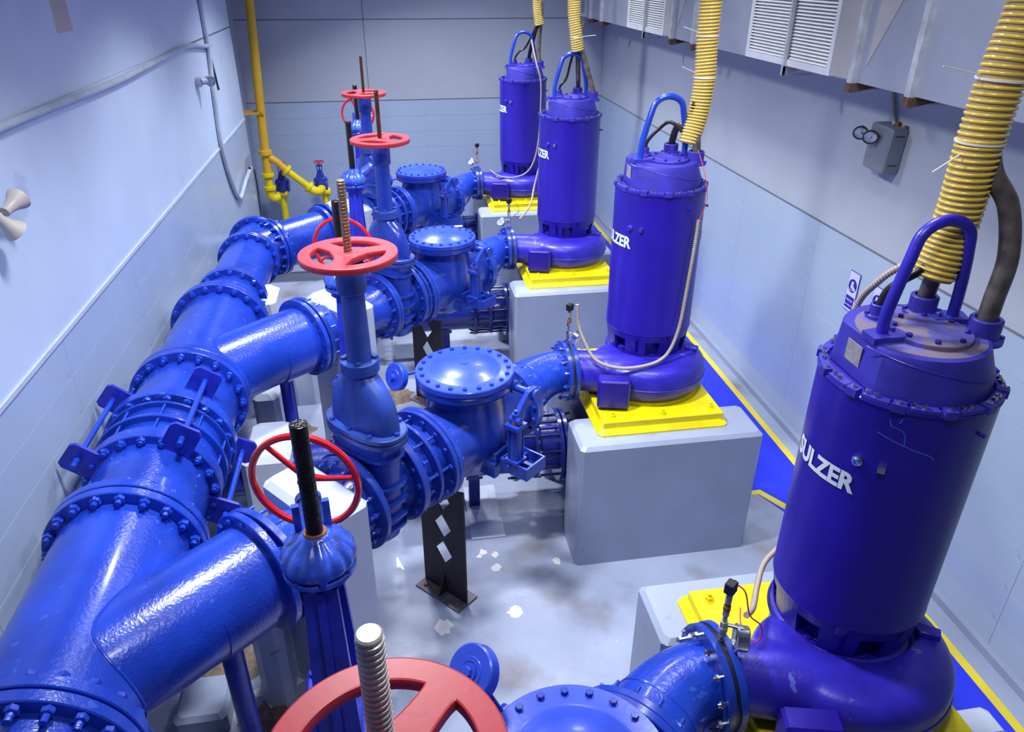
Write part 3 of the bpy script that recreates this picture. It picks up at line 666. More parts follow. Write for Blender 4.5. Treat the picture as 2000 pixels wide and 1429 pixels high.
# ---- elbow between pump and check valve
def elbow(i):
    K, G, B = ROW[i]; u = (G-K).normalized(); y0 = YS[i]
    t = thing('pipe_elbow', f'curved blue pipe bend between the {ORD[i]} pump outlet flange and its check valve', 'pipe', T(-0.74, y0-0.2, 1.47), 'curved blue outlet bends')
    P = Vector((-0.745, y0-0.2, 1.47)); E = K - u*0.532; O = Vector((-0.74, y0-0.2, 1.47))
    L_ = (E-P).length
    pts = [q-O for q in bezier(P, P+Vector((-L_*0.42, 0.0, 0)), E-u*L_*0.30, E, 24)]
    obj('bend', MB().tube(pts, [0.172+0.07*(k/24)**1.3 for k in range(25)], 48).mesh('bend', 40), PIPE, t)
    mid = pts[15]; dr = (pts[16]-pts[14])
    obj('weld_seam', MB().ring(0.19, 0.172+0.07*(15/24)**1.3+0.003, -0.005, 0.005, 48, along(mid, dr)), PIPE, t)
    obj('pump_side_flange', MB().ring(0.15, 0.252, -0.048, -0.010, 64, T(0, 0, 0) @ RZ(radians(4)) @ XA, bev=0.004), VALVE, t)
    obj('gasket', MB().ring(0.15, 0.246, -0.010, 0.008, 64, RZ(radians(4)) @ XA), GASK, t)
    obj('valve_side_flange', MB().ring(0.2, 0.310, -0.019, 0.019, 64, along(E-O+u*0.002, u), bev=0.004), VALVE, t)
for i in range(4): elbow(i)

# ---- handwheel with three wide spokes
def wheel_mesh(R=0.268, ri=0.212, sp=0.085, half=0.013):
    outl = [[(R*cos(2*pi*k/96), R*sin(2*pi*k/96)) for k in range(96)]]
    hub = 0.078
    for s in range(3):
        c0 = radians(60+120*s); pts = []
        half_o = pi/3 - 0.036/ri
        for q in range(19): pts.append((ri, c0-half_o+2*half_o*q/18))
        # inner edge concave towards hub
        half_i = pi/3 - 0.40
        def P(r, a): return (r*cos(a), r*sin(a))
        outer = [P(*p) for p in pts]
        inner = [P(hub+0.004+0.022*abs(x)**1.5, c0-half_i*x) for x in [-1+2*q/8 for q in range(9)]]
        poly = outer + inner
        # round off corners
        for _ in range(2):
            new = []
            for k in range(len(poly)):
                a, b = Vector(poly[k]), Vector(poly[(k+1) % len(poly)]); new += [tuple(a.lerp(b, 0.25)), tuple(a.lerp(b, 0.75))]
            poly = new
        outl.append(poly)
    return curve_plate('handwheel', outl, half, 0.006, 1)
def stem_mesh(r, z0, z1, pitch=0.012, n=16):
    prof = [(0, z0), (r*0.9, z0)]; z = z0
    while z < z1-pitch:
        prof += [(r, z+pitch*0.15), (r, z+pitch*0.5), (r*0.88, z+pitch*0.62), (r*0.88, z+pitch*0.95)]; z += pitch
    prof += [(r*0.95, z1-0.004), (r*0.8, z1), (0, z1)]
    return MB().lathe(prof, n).mesh('stem', 30)
def oval(hl, hw, z, n=64, p=2.5):
    out = []
    for k in range(n):
        a = 2*pi*k/n; c, s_ = cos(a), sin(a)
        out.append((hw*abs(c)**(2/p)*(1 if c > 0 else -1), hl*abs(s_)**(2/p)*(1 if s_ > 0 else -1), z))
    return out
def gate_valve(i):
    K, G, B = ROW[i]; a = ang(G, K)              # local +x towards the pump
    t = thing('gate_valve', ['nearest blue gate valve, large red handwheel and bright silver stem at the bottom edge', 'second nearest blue gate valve with pinkish red handwheel on top and tall bronze stem', 'third blue gate valve from the camera, flat red handwheel and thin brown stem', 'farthest blue gate valve, small red handwheel and thin stem against the back wall'][i],
              'valve', T(*G) @ RZ(a), 'blue rising stem gate valves with flat red handwheels')
    zo = [-0.10, 0, 0, 0][i]
    def body():
        m = MB()
        prof = [(-0.34, 0.13, 0.085), (-0.335, 0.17, 0.10), (-0.20, 0.215, 0.115), (0.0, 0.235, 0.125), (0.2, 0.238, 0.125), (0.33, 0.24, 0.125), (0.40, 0.245, 0.13), (0.44, 0.275, 0.135)]
        m.loft([oval(hl, hw, z, 64, 3.0) for z, hl, hw in prof])
        m.tube([(-0.17, 0, 0), (-0.1, 0, 0), (0.1, 0, 0), (0.17, 0, 0)], [0.24, 0.225, 0.225, 0.24], 56)
        return m.mesh('body', 40)
    obj('body', cached('gvb', body), VALVE if i else DUSTY, t)
    def ribs():
        m = MB()
        for z, hl, hw in ((0.34, 0.262, 0.142), (0.12, 0.262, 0.145), (0.0, 0.262, 0.145), (-0.12, 0.255, 0.14), (-0.22, 0.235, 0.13)):
            ol = oval(hl, hw, 0, 64, 3.0)
            m.loft([[(x*0.9, y*0.9, z-0.012) for x, y, _ in ol], [(x, y, z-0.009) for x, y, _ in ol], [(x, y, z+0.009) for x, y, _ in ol], [(x*0.9, y*0.9, z+0.012) for x, y, _ in ol]])
        return m.mesh('ribs', 40)
    obj('ribs', cached('gvr', ribs), VALVE, t)
    for s in (-1, 1):
        obj('flange', cached('gvf', lambda: MB().ring(0.2, 0.335, -0.018, 0.018, 72, XA, bev=0.004).mesh('fl')), VALVE, t, T(s*0.165, 0, 0))
        bolts(t, 16, 0.295, T(s*(0.165+0.021), 0, 0) @ (XA if s < 0 else XA @ Matrix.Rotation(pi, 4, 'X')), bolt_mesh(0.018, 0.016, 0.082, 0.03), VALVE, joined=(i > 1), a0=0.2)
    def bf():
        m = MB()
        m.loft([oval(0.300, 0.158, 0.44, 72, 2.6), oval(0.305, 0.163, 0.446, 72, 2.6), oval(0.305, 0.163, 0.473, 72, 2.6), oval(0.298, 0.156, 0.478, 72, 2.6)])
        m.loft([oval(0.300, 0.158, 0.484, 72, 2.6), oval(0.305, 0.163, 0.488, 72, 2.6), oval(0.305, 0.163, 0.514, 72, 2.6), oval(0.297, 0.155, 0.52, 72, 2.6)])
        m.loft([oval(0.28, 0.14, 0.47, 48, 2.6), oval(0.28, 0.14, 0.50, 48, 2.6)]); return m.mesh('bf', 35)
    obj('bonnet_flange', cached('gvbf', bf), DUSTY, t)
    bo = [(0.0, 0.278), (0.0, -0.278), (0.125, 0.17), (0.125, -0.17), (-0.125, 0.17), (-0.125, -0.17), (0.135, 0), (-0.135, 0)]
    for x, y in bo: obj('bonnet_bolt', head_mesh(0.019, 0.018), VALVE, t, T(x, y, 0.52))
    def bonnet():
        m = MB(); rings = []
        for z, hl, hw, p in ((0.515, 0.262, 0.118, 2.6), (0.58, 0.261, 0.116, 2.5), (0.65, 0.252, 0.112, 2.4), (0.715, 0.232, 0.106, 2.3), (0.77, 0.200, 0.100, 2.2), (0.815, 0.158, 0.093, 2.1), (0.845, 0.115, 0.087, 2.0), (0.88, 0.085, 0.082, 2.0)):
            rings.append(oval(hl, hw, z, 64, p))
        m.loft(rings); m.cyl(0.082, 0.5, 0.88, 40)
        m.tube([(0, 0, 0.52), (0, 0, 0.60), (0, 0, 0.70), (0, 0, 0.80), (0, 0, 0.87)], [0.135, 0.132, 0.122, 0.104, 0.09], 48)
        return m.mesh('bonnet', 50)
    obj('bonnet', cached('gvbo', bonnet), DUSTY if i < 2 else VALVE, t)
    obj('gland_flange', cached('gvn', lambda: MB().cyl(0.116, 0.875, 0.955, 56, bev=0.006).cyl(0.117, 0.913, 0.917, 56).mesh('gf')), DUSTY, t, T(0, 0, 0))
    for k in range(4): obj('gland_bolt', head_mesh(0.019, 0.017), DUSTY, t, RZ(radians(45+90*k)) @ T(0.093, 0, 0.955))
    obj('yoke_tube', cached(('gvy', zo), lambda: MB().lathe([(0.078, 0.95), (0.074, 0.985), (0.067, 1.38+zo), (0.080, 1.385+zo), (0.085, 1.395+zo), (0.085, 1.55+zo), (0.078, 1.56+zo), (0, 1.56+zo)], 48).mesh('yoke')), DUSTY if i < 2 else VALVE, t)
    st = [STEELS, BRASS, BRASSD, BRASSD][i]
    sr = [0.029, 0.024, 0.021, 0.019][i]; top = [1.905, 2.02, 2.04, 2.04][i]
    obj('stem', cached(('gst', i), lambda: stem_mesh(sr, 1.5, top, 0.0165 if i == 0 else 0.019)), st, t)
    wh = obj('handwheel', cached('whl', wheel_mesh), RED, t, T(0, 0, 1.60+zo) @ RZ(radians([-30, 55, 105, 40][i])-a+radians(-40)))
    obj('hub', cached('hub', lambda: MB().cyl(0.062, -0.022, 0.022, 32, bev=0.004).mesh('hub')), RED, wh)
    return t
for i in range(4): gate_valve(i)

# ---- dismantling joints between check valve and gate valve
def joint(i):
    K, G, B = ROW[i]; a = ang(K, G); d = (G-K).length; x0, x1 = 0.472, d-0.187
    t = thing('dismantling_joint', f'blue dismantling joint with tie rods between the {ORD[i]} check and gate valves', 'pipe joint', T(*K) @ RZ(a), 'blue dismantling joints between valves')
    obj('sleeve', MB().cyl(0.255, x0-0.02, x1+0.02, 56, XA), PIPE, t)
    obj('flange', MB().ring(0.2, 0.348, x0-0.019, x0+0.017, 72, XA, bev=0.004), VALVE, t)
    obj('flange', MB().ring(0.2, 0.333, x1-0.017, x1+0.019, 72, XA, bev=0.004), VALVE, t)
    m = (x0+x1)/2
    obj('gland_ring', MB().ring(0.2, 0.330, m-0.014, m+0.014, 72, XA, bev=0.004), VALVE, t)
    for k in range(8):
        q = 2*pi*k/8+0.2
        obj('tie_rod', MB().rod((x0-0.02, 0.30*cos(q), 0.30*sin(q)), (x1+0.01, 0.30*cos(q), 0.30*sin(q)), 0.010, 8).hexa(0.018, 0, 0.016, T(m+0.014, 0.30*cos(q), 0.30*sin(q)) @ XA), VALVE, t)
for i in range(4): joint(i)

# ---- pipe stub from gate valve through the thrust block to the header branch
def stub(i):
    K, G, B = ROW[i]; a = ang(G, B); d = (B-G).length
    t = thing('pipe_spool', f'blue pipe spool from the {ORD[i]} gate valve to its header branch', 'pipe', T(*G) @ RZ(a), 'blue spools between gate valve and header branch')
    obj('pipe', MB().lathe([(0.235, 0.20), (0.235, 0.26), (0.20, 0.32), (0.20, d*0.62), (0.27, d-0.06)], 56, XA), PIPE, t)
    obj('flange', MB().ring(0.2, 0.333, 0.186, 0.222, 72, XA, bev=0.004), VALVE, t)
    obj('flange', MB().ring(0.2, 0.368, d-0.072, d-0.030, 72, XA, bev=0.004), VALVE, t)
    bolts(t, 16, 0.328, T(d-0.028, 0, 0) @ XA, bolt_mesh(0.019, 0.018, 0.088, 0.055), PIPE, joined=(i == 3), a0=0.1)
for i in range(4): stub(i)

# ---- thrust blocks (turned to the pipe)
def thrust(i, cx, cy, hl, hw, zt, rot, name, label, m=CONCW, grp=None, ch=0.04):
    tag(obj(name, MB().cbox(-hl, hl, -hw, hw, -0.01, zt, ch).mesh(name, 20), m, M=T(cx, cy, 0) @ RZ(rot)), label, 'concrete block', grp)
rotb = atan2(-0.51, 0.42)
for i, dx in ((1, 0), (2, 0.035), (3, 0.03)):
    y0 = YS[i]
    thrust(i, -2.665+dx, y0-(1.78, 1.78, 1.93, 1.80)[i], 0.33, 0.165, 1.68, rotb, 'thrust_block', f'white painted concrete thrust block around the pipe left of the {ORD[i]} gate valve', CONCW, 'white thrust blocks around the pipes')

# ---- brown supports under the check valve outlet
def support_mesh():
    hw = 0.225; z1 = 1.10
    ol = [[(-hw, 0.01), (hw, 0.01), (hw, z1), (0.13, z1-0.03), (-0.13, z1-0.03), (-hw, z1)]]
    for zc in (0.42, 0.68, 0.94):
        ol.append([(0, zc-0.115), (0.088, zc), (0, zc+0.115), (-0.088, zc)])
    return curve_plate('plate', ol, 0.008)
for i in range(4):
    K, G, B = ROW[i]; u = (G-K).normalized(); c = K+u*0.30; a = ang(K, G)
    t = thing('pipe_support', f'dark brown steel plate support with diamond cut-outs under the {ORD[i]} check valve', 'support', T(c.x, c.y, 0) @ RZ(a), 'brown pipe supports with diamond cut-outs')
    obj('web_plate', cached('sup', support_mesh), BROWN, t, frame((0, 0, 0), (0, 1, 0), (0, 0, 1)))
    obj('foot_plate', cached('supf', lambda: MB().box(-0.11, 0.11, -0.235, 0.235, 0, 0.014).mesh('f')), mat('foot_worn', (0.10, 0.09, 0.12), 0.4, var=0.5, vscale=12, spots=(0.16, 0.07, 0.03), spotscale=9, spotthr=0.58) if 'foot_worn' not in MATS else MATS['foot_worn'], t)
    obj('gusset', cached('supg', lambda: MB().prism([(0.0, 0.014), (0.09, 0.014), (0.015, 0.20), (0.0, 0.20)], -0.006, 0.006, frame((0, 0, 0), (1, 0, 0), (0, 0, 1))).mesh('g')), BROWN, t)
    for s in (-1, 1): obj('anchor_bolt', head_mesh(0.018, 0.016), RUST, t, T(0.06, s*0.17, 0.014))

# ------------------------------------------------------------------ suction lines at low level
SX, SZ = -2.48, 0.60
def suction(i):
    y0 = YS[i]
    t = thing('suction_pipe', f'dark blue low pipe running under the valves to the {ORD[i]} pump plinth', 'pipe', T(-1.5, y0, SZ), 'low blue suction pipes')
    obj('pipe', cached('sp', lambda: MB().cyl(0.225, -0.72, 0.36, 48, XA).mesh('p')), BLKPIPE, t)
    obj('pipe', cached('sp2', lambda: MB().tube([(0.62, 0, 0), (0.85, 0, 0), (1.15, 0, 0.02), (1.40, 0, 0.18), (1.47, 0, 0.45), (1.47, 0, 0.75)], 0.19, 40).mesh('p')), BLKPIPE, t)
    for x, R in ((0.34, 0.30), (0.74, 0.33), (0.79, 0.33), (-0.70, 0.30)):
        obj('flange', cached(('sf', R), lambda: MB().ring(0.15, R, -0.018, 0.018, 56, XA, bev=0.003).mesh('f')), BLKPIPE, t, T(x, 0, 0))
    obj('compression_sleeve', cached('scs', lambda: MB().lathe([(0.225, 0.36), (0.235, 0.38), (0.235, 0.50), (0.245, 0.52), (0.245, 0.56), (0.225, 0.58), (0.225, 0.72)], 48, XA).ring(0.19, 0.290, 0.51, 0.535, 48, XA).mesh('c')), BLKPIPE, t)
    for k in range(12):
        q = 2*pi*k/12+0.15
        obj('tie_rod', cached('srod', lambda: MB().rod((0.28, 0, 0), (0.88, 0, 0), 0.011, 8).hexa(0.021, 0, 0.02, T(0.36, 0, 0) @ XA).hexa(0.021, 0, 0.02, T(0.81, 0, 0) @ XA).hexa(0.021, 0, 0.02, T(0.54, 0, 0) @ XA).mesh('r')), DARKBL, t, T(0, 0.278*cos(q), 0.278*sin(q)))
    obj('leg', cached('sleg', lambda: MB().box(-0.05, 0.05, -0.04, 0.04, -0.60, -0.19).box(-0.075, 0.075, -0.07, 0.07, -0.26, -0.10).box(-0.09, 0.09, -0.08, 0.08, -0.60, -0.59).mesh('l')), BLKPIPE, t, T(-0.02, 0, 0))
for i in range(4): suction(i)
def gear_dome():
    n = 168; b = MB(); rings = []
    prof = [(0.142, 2.185), (0.158, 2.205), (0.166, 2.24), (0.166, 2.275), (0.152, 2.32), (0.122, 2.362), (0.084, 2.392), (0.066, 2.412), (0.056, 2.425)]
    prof = [(r*0.93, 2.425-(2.425-z)*0.66) for r, z in prof]
    for j, (r, z) in enumerate(prof):
        amp = [0, 0.01, 0.035, 0.055, 0.075, 0.095, 0.07, 0.02, 0][j]
        def lobe(x): return 1-2*abs(sin(x/2))**3
        rings.append([((r*(1-amp*(1-lobe(14*2*pi*k/n))*0.5))*cos(2*pi*k/n), (r*(1-amp*(1-lobe(14*2*pi*k/n))*0.5))*sin(2*pi*k/n), z) for k in range(n)])
    b.loft(rings); return b.mesh('gear_housing', 60)
def vwheel_mesh(R=0.236):
    b = MB(); pts = [(R*cos(2*pi*k/64), R*sin(2*pi*k/64), 0) for k in range(64)]; pts.append(pts[0])
    b.lathe([(R-0.016, 0.0), (R-0.0113, 0.0113), (R, 0.016), (R+0.0113, 0.0113), (R+0.016, 0), (R+0.0113, -0.0113), (R, -0.016), (R-0.0113, -0.0113), (R-0.016, 0)], 72)
    for k in range(3):
        q = radians(90+120*k+30); c, s_ = cos(q), sin(q)
        b.tube([(0.02*c, 0.02*s_, 0.03), (0.10*c, 0.10*s_, 0.012), ((R-0.01)*c, (R-0.01)*s_, 0.0)], [0.018, 0.0125, 0.0115], 10)
    b.cyl(0.032, -0.01, 0.05, 20); return b.mesh('handwheel', 40)
def suction_valve(i):
    y0 = YS[i]
    t = thing('geared_gate_valve', ['nearest geared suction valve, thick black stem, ribbed gearbox and upright red handwheel', 'second nearest geared suction valve, black stem behind the flat red handwheel', 'third geared suction valve from the camera, red wheel turned edge-on', 'farthest geared suction valve, black stem in front of the back wall'][i], 'valve', T(SX, y0, 0), 'geared suction valves with black stems')
    def body():
        m = MB(); m.loft([oval(0.12, 0.10, 0.24, 48, 3), oval(0.20, 0.115, 0.34, 48, 3), oval(0.235, 0.12, 0.6, 48, 3), oval(0.24, 0.12, 1.10, 48, 3), oval(0.25, 0.125, 1.27, 48, 3)]); m.cyl(0.20, -0.16, 0.16, 48, T(0, 0, SZ) @ XA); return m.mesh('body', 40)
    obj('body', cached('svb', body), BLKPIPE, t)
    for s in (-1, 1): 
        obj('flange', cached('svf', lambda: MB().ring(0.15, 0.285, -0.018, 0.018, 56, XA, bev=0.003).mesh('f')), BLKPIPE, t, T(s*0.165, 0, SZ))
        bolts(t, 12, 0.248, T(s*0.18, 0, SZ) @ XA, bolt_mesh(0.018, 0.016, 0.085, 0.03), DARKBL, joined=True)
    obj('bonnet_flange', cached('svbf', lambda: MB().cbox(-0.19, 0.19, -0.29, 0.29, 1.265, 1.30, 0.01).cbox(-0.18, 0.18, -0.27, 0.27, 1.303, 1.335, 0.008).mesh('bf', 20)), YOKEM, t)
    for x, y in [(sx*0.155, sy*q) for sx in (-1, 1) for sy in (-1, 1) for q in (0.23, 0.09)]:
        obj('bonnet_bolt', head_mesh(0.019, 0.018), YOKEM, t, T(x, y, 1.335))
    def yoke():
        m = MB()
        for s in (-1, 1):                     # two flanged legs leaning together, open channel between
            y1, y2 = s*0.165, s*0.085
            m.loft([[(-0.095, y1-0.02, 1.40), (0.095, y1-0.02, 1.40), (0.095, y1+0.02, 1.40), (-0.095, y1+0.02, 1.40)], [(-0.068, y2-0.018, 2.20), (0.068, y2-0.018, 2.20), (0.068, y2+0.018, 2.20), (-0.068, y2+0.018, 2.20)]])
            m.loft([[(-0.022, y1-0.035*(1 if s < 0 else -1)-0.02, 1.40), (0.022, y1-0.035*(1 if s < 0 else -1)-0.02, 1.40), (0.018, y1+0.0*s+0.04*s, 1.40), (-0.018, y1+0.04*s, 1.40)], [(-0.018, y2-0.01, 2.20), (0.018, y2-0.01, 2.20), (0.018, y2+0.035*s, 2.20), (-0.018, y2+0.035*s, 2.20)]])
        m.cbox(-0.10, 0.10, -0.20, 0.20, 1.33, 1.41, 0.01)
        m.cyl(0.112, 2.19, 2.25, 40); m.cyl(0.05, 1.33, 1.50, 24)
        return m.mesh('yoke', 25)
    obj('yoke', cached('svy', yoke), YOKEM, t)
    obj('name_bracket', cached('svn', lambda: MB().box(-0.16, -0.09, -0.21, -0.17, 1.33, 1.53).box(-0.16, -0.15, -0.26, -0.17, 1.33, 1.53).mesh('nb')), YOKEM, t)
    obj('lower_stem', cached('svls', lambda: stem_mesh(0.026, 1.45, 2.15, 0.014)), STEM, t)
    obj('gear_housing', cached('gd', gear_dome), GEARM, t)
    obj('gear_flange', cached('gfl', lambda: MB().ring(0.10, 0.150, 2.242, 2.266, 56, bev=0.003).mesh('g')), GEARM, t)
    bolts(t, 8, 0.141, T(0, 0, 2.264), head_mesh(0.011, 0.012), YOKEM, joined=True, a0=0.2)
    obj('oil_plug', cached('opl', lambda: MB().hexa(0.016, 0, 0.02, along((0.145*cos(-1.4), 0.145*sin(-1.4), 2.285), (cos(-1.4), sin(-1.4), 0.4))).mesh('p')), YOKEM, t)
    obj('stem', cached('svs', lambda: stem_mesh(0.034, 2.40, 2.945, 0.008, 20)), STEM, t, T(0, 0, [0, -0.02, 0, -0.03][i]))
    obj('rust_collar', cached('svrc', lambda: MB().lathe([(0.036, 2.42), (0.050, 2.42), (0.046, 2.432), (0.035, 2.434)], 24).mesh('r')), RUST if i == 0 else GEARM, t)
    rot = RZ(radians([101, 90, 8, 90][i]))
    obj('input_shaft_housing', cached('ish', lambda: MB().tube([(0.05, 0, 2.34), (0.12, 0, 2.37), (0.20, 0, 2.44)], [0.075, 0.06, 0.045], 24).cyl(0.055, 0, 0.03, 24, along((0.19, 0, 2.43), (1, 0, 0.25))).box(0.06, 0.085, -0.075, -0.045, 2.36, 2.52).box(0.06, 0.085, 0.045, 0.075, 2.36, 2.52).mesh('ish', 40)), GEARM, t, rot)
    obj('input_shaft', cached('shf', lambda: MB().rod((0.17, 0, 2.44), (0.31, 0, 2.475), 0.014, 12).mesh('s')), YOKEM, t, rot)
    tilt = Matrix.Rotation(radians(90), 4, 'Y')
    obj('handwheel', cached('vwh', vwheel_mesh), REDG, t, rot @ T(0.30, 0, 2.462) @ RZ(radians([-26, -15, 0, -8][i])) @ tilt @ RZ(radians([20, 60, 10, 40][i])))
for i in range(4): suction_valve(i)
# suction pipe west of the valves, running under the header to the wall
for i in range(4):
    t = thing('suction_branch', f'low blue pipe from the {ORD[i]} geared valve to the left wall', 'pipe', T(SX-0.2, YS[i], SZ), 'low blue pipes to the left wall')
    obj('pipe', cached('spw', lambda: MB().cyl(0.20, -1.60, 0.0, 48, XA).mesh('p')), BLKPIPE, t)
    obj('collar', cached('spc', lambda: MB().ring(0.19, 0.225, -0.62, -0.56, 48, XA).mesh('c')), BLKPIPE, t)

# ------------------------------------------------------------------ header pipe
HX, HZZ = -3.77, 1.392
def spool(name, label, parts, cat='pipe', M=None, grp=None):
    return thing(name, label, cat, M or T(HX, 0, HZZ), grp)
FLM = lambda R, y0, y1, ri=0.2: MB().ring(ri, R, y0, y1, 96, YA, bev=0.006)
HB = bolt_mesh(0.030, 0.026, 0.135, 0.035)
# spool A with branch to row 1
def branch_spool(label, ya, yb, B, Rp=0.372, leg=True):
    t = spool('header_spool', label, None, grp='blue header pipe spools with slanting branch')
    b = MB(); b.lathe([(Rp, ya+0.02), (Rp, yb-0.02)], 96, YA)
    obj('pipe', b, PIPE, t)
    obj('flange', FLM(0.446, ya, ya+0.062), PIPE, t); obj('flange', FLM(0.446, yb-0.062, yb), PIPE, t)
    u = Vector((0.745, 0.667, 0)); Bl = Vector((B.x-HX, B.y, B.z-HZZ)); J = Bl - u*(Bl.x/u.x)
    br = obj('branch', MB().tube([J+u*0.12, J+u*0.5, Bl-u*0.02], [0.300, 0.300, 0.295], 64), PIPE, t)
    jp = []                                     # weld bead where branch meets the main pipe
    side = Vector((-u.y, u.x, 0))
    for k in range(64):
        q = 2*pi*k/64; dz = 0.300*sin(q); 
        s0 = 0.300*cos(q)
        base = J + side*s0 + Vector((0, 0, dz)); rz = HZZ*0 + dz + J.z
        need = sqrt(max(0, Rp*Rp - rz*rz)); tt = (need - base.x)/u.x
        jp.append(base+u*tt)
    jp.append(jp[0]); obj('weld_bead', MB().tube(jp, 0.009, 8), PIPE, t)
    obj('branch_flange', MB().ring(0.2, 0.368, -0.028, 0.016, 72, along(Bl, u), bev=0.005), PIPE, t)
    if leg:
        c = Bl - u*0.26
        obj('saddle', MB().tube([c-u*0.12+Vector((0, 0, -0.012)), c+u*0.16+Vector((0, 0, -0.012))], 0.303, 48), PIPE, t)
        obj('support_leg', MB().cyl(0.062, -HZZ+0.0, -0.27, 24, T(c.x, c.y, 0)).cyl(0.10, -HZZ, -HZZ+0.012, 24, T(c.x, c.y, 0)), YOKEM, t)
    return t
tA = branch_spool('nearest big blue header pipe spool with slanting branch, glossy, bottom left', -0.06, 1.285, ROW[1][2])
tC = branch_spool('second big blue header pipe spool with slanting branch, beyond the three-rod joint', 3.045, 4.40, ROW[2][2])
# stub of the spool in front (bottom left corner)
t0 = spool('header_spool', 'blue header pipe end with bolted flange cut by the bottom left corner', None)
obj('pipe', MB().lathe([(0.372, -2.6), (0.372, -0.08)], 96, YA), PIPE, t0)
obj('flange', FLM(0.446, -0.135, -0.072), PIPE, t0); bolts(t0, 20, 0.410, T(0, -0.066, 0) @ YA, bolt_mesh(0.030, 0.026, 0.145, 0.04), PIPE, a0=0.1)
# plain ring spool after A, joint, ring spool before C
t1 = spool('dismantling_joint', 'large blue dismantling joint on the header with square lug plates and three long tie rods', None, cat='pipe joint')
obj('near_pipe', MB().lathe([(0.362, 1.30), (0.362, 1.86)], 96, YA), PIPE, t1)
obj('near_flange', FLM(0.446, 1.298, 1.36), PIPE, t1)
obj('gland_flange', FLM(0.425, 1.835, 1.945), PIPE, t1)
obj('sleeve', MB().lathe([(0.382, 1.94), (0.382, 2.30)], 96, YA), PIPE, t1)
obj('follower_ring', FLM(0.430, 2.075, 2.105), PIPE, t1); obj('follower_ring', FLM(0.425, 2.255, 2.275), PIPE, t1)
obj('body_flange', FLM(0.446, 2.33, 2.42), PIPE, t1)
obj('far_pipe', MB().lathe([(0.385, 2.41), (0.380, 2.55), (0.372, 2.98)], 96, YA), PIPE, t1)
obj('far_flange', FLM(0.446, 2.965, 3.035), PIPE, t1)
bolts(t1, 20, 0.408, T(0, 1.29, 0) @ YA, bolt_mesh(0.031, 0.028, 0.135, 0.03), PIPE, a0=0.16)
bolts(t1, 20, 0.392, T(0, 1.885, 0) @ YA, bolt_mesh(0.028, 0.030, 0.10, 0.02), PIPE, a0=0.05)
bolts(t1, 20, 0.412, T(0, 2.37, 0) @ YA, bolt_mesh(0.028, 0.030, 0.085, 0.0), PIPE, a0=0.16)
bolts(t1, 20, 0.408, T(0, 3.04, 0) @ YA, bolt_mesh(0.029, 0.026, 0.145, 0.045), PIPE, a0=0.05)
for k in range(20):
    if k % 2 == 0:
        q = 2*pi*(k+0.5)/20; obj('stud', cached('jst', lambda: MB().rod((0, 1.94, 0), (0, 2.34, 0), 0.009, 8).mesh('stud')), PIPE, t1, T(0.405*cos(q), 0, 0.405*sin(q)))
for q in (radians(141), radians(56), radians(-28)):
    c, s_ = cos(q), sin(q)
    Mq = frame((0.475*c, 0, 0.475*s_), (-s_, 0, c), (c, 0, s_))     # local x tangential, y radial, z = +-y axis
    sg = Vector((-s_, 0, c)).cross(Vector((c, 0, s_))).y
    def lug(y): return MB().prism([(-0.10, -0.14), (0.10, -0.14), (0.10, 0.065), (0.075, 0.095), (-0.075, 0.095), (-0.10, 0.065)], -0.012, 0.012, T(0, y, 0) @ Mq)
    obj('lug_plate', lug(1.815), YOKEM, t1); obj('lug_plate', lug(2.56), YOKEM, t1)
    rd = obj('tie_rod', MB().rod((0.485*c, 1.72, 0.485*s_), (0.485*c, 2.56, 0.485*s_), 0.019, 14), PIPE, t1)
    obj('nut', MB().hexa(0.038, 0, 0.035, T(0.485*c, 1.803, 0.485*s_) @ Matrix.Rotation(pi, 4, 'Z') @ Matrix.Rotation(pi/2, 4, 'X') ), PIPE, rd)
# bolts on spool A near flange are with the joint; spool C far flange + reducer
bolts(tC, 20, 0.408, T(0, 4.41, 0) @ YA, bolt_mesh(0.031, 0.028, 0.135, 0.02), PIPE, a0=0.16)
t2 = spool('pipe_reducer', 'blue header reducer stepping down to a narrower flange beside the left wall', None, cat='pipe')
obj('near_flange', FLM(0.440, 4.42, 4.47), PIPE, t2)
obj('cone', MB().lathe([(0.40, 4.46), (0.375, 4.60), (0.31, 4.85), (0.285, 5.04)], 96, YA), PIPE, t2)
obj('far_flange', FLM(0.350, 5.00, 5.045), PIPE, t2)
bolts(t2, 16, 0.318, T(0, 5.05, 0) @ YA, bolt_mesh(0.028, 0.024, 0.11, 0.03), PIPE, a0=0.1)
t3 = spool('header_spool', 'short plain blue header pipe between two bolted flanges beside the rough white pier', None)
obj('pipe', MB().lathe([(0.288, 5.07), (0.288, 6.19)], 80, YA), PIPE, t3)
obj('near_flange', FLM(0.350, 5.052, 5.098), PIPE, t3); obj('far_flange', FLM(0.345, 6.165, 6.21), PIPE, t3)
bolts(t3, 16, 0.315, T(0, 6.215, 0) @ YA, bolt_mesh(0.027, 0.024, 0.105, 0.03), PIPE, a0=0.1)
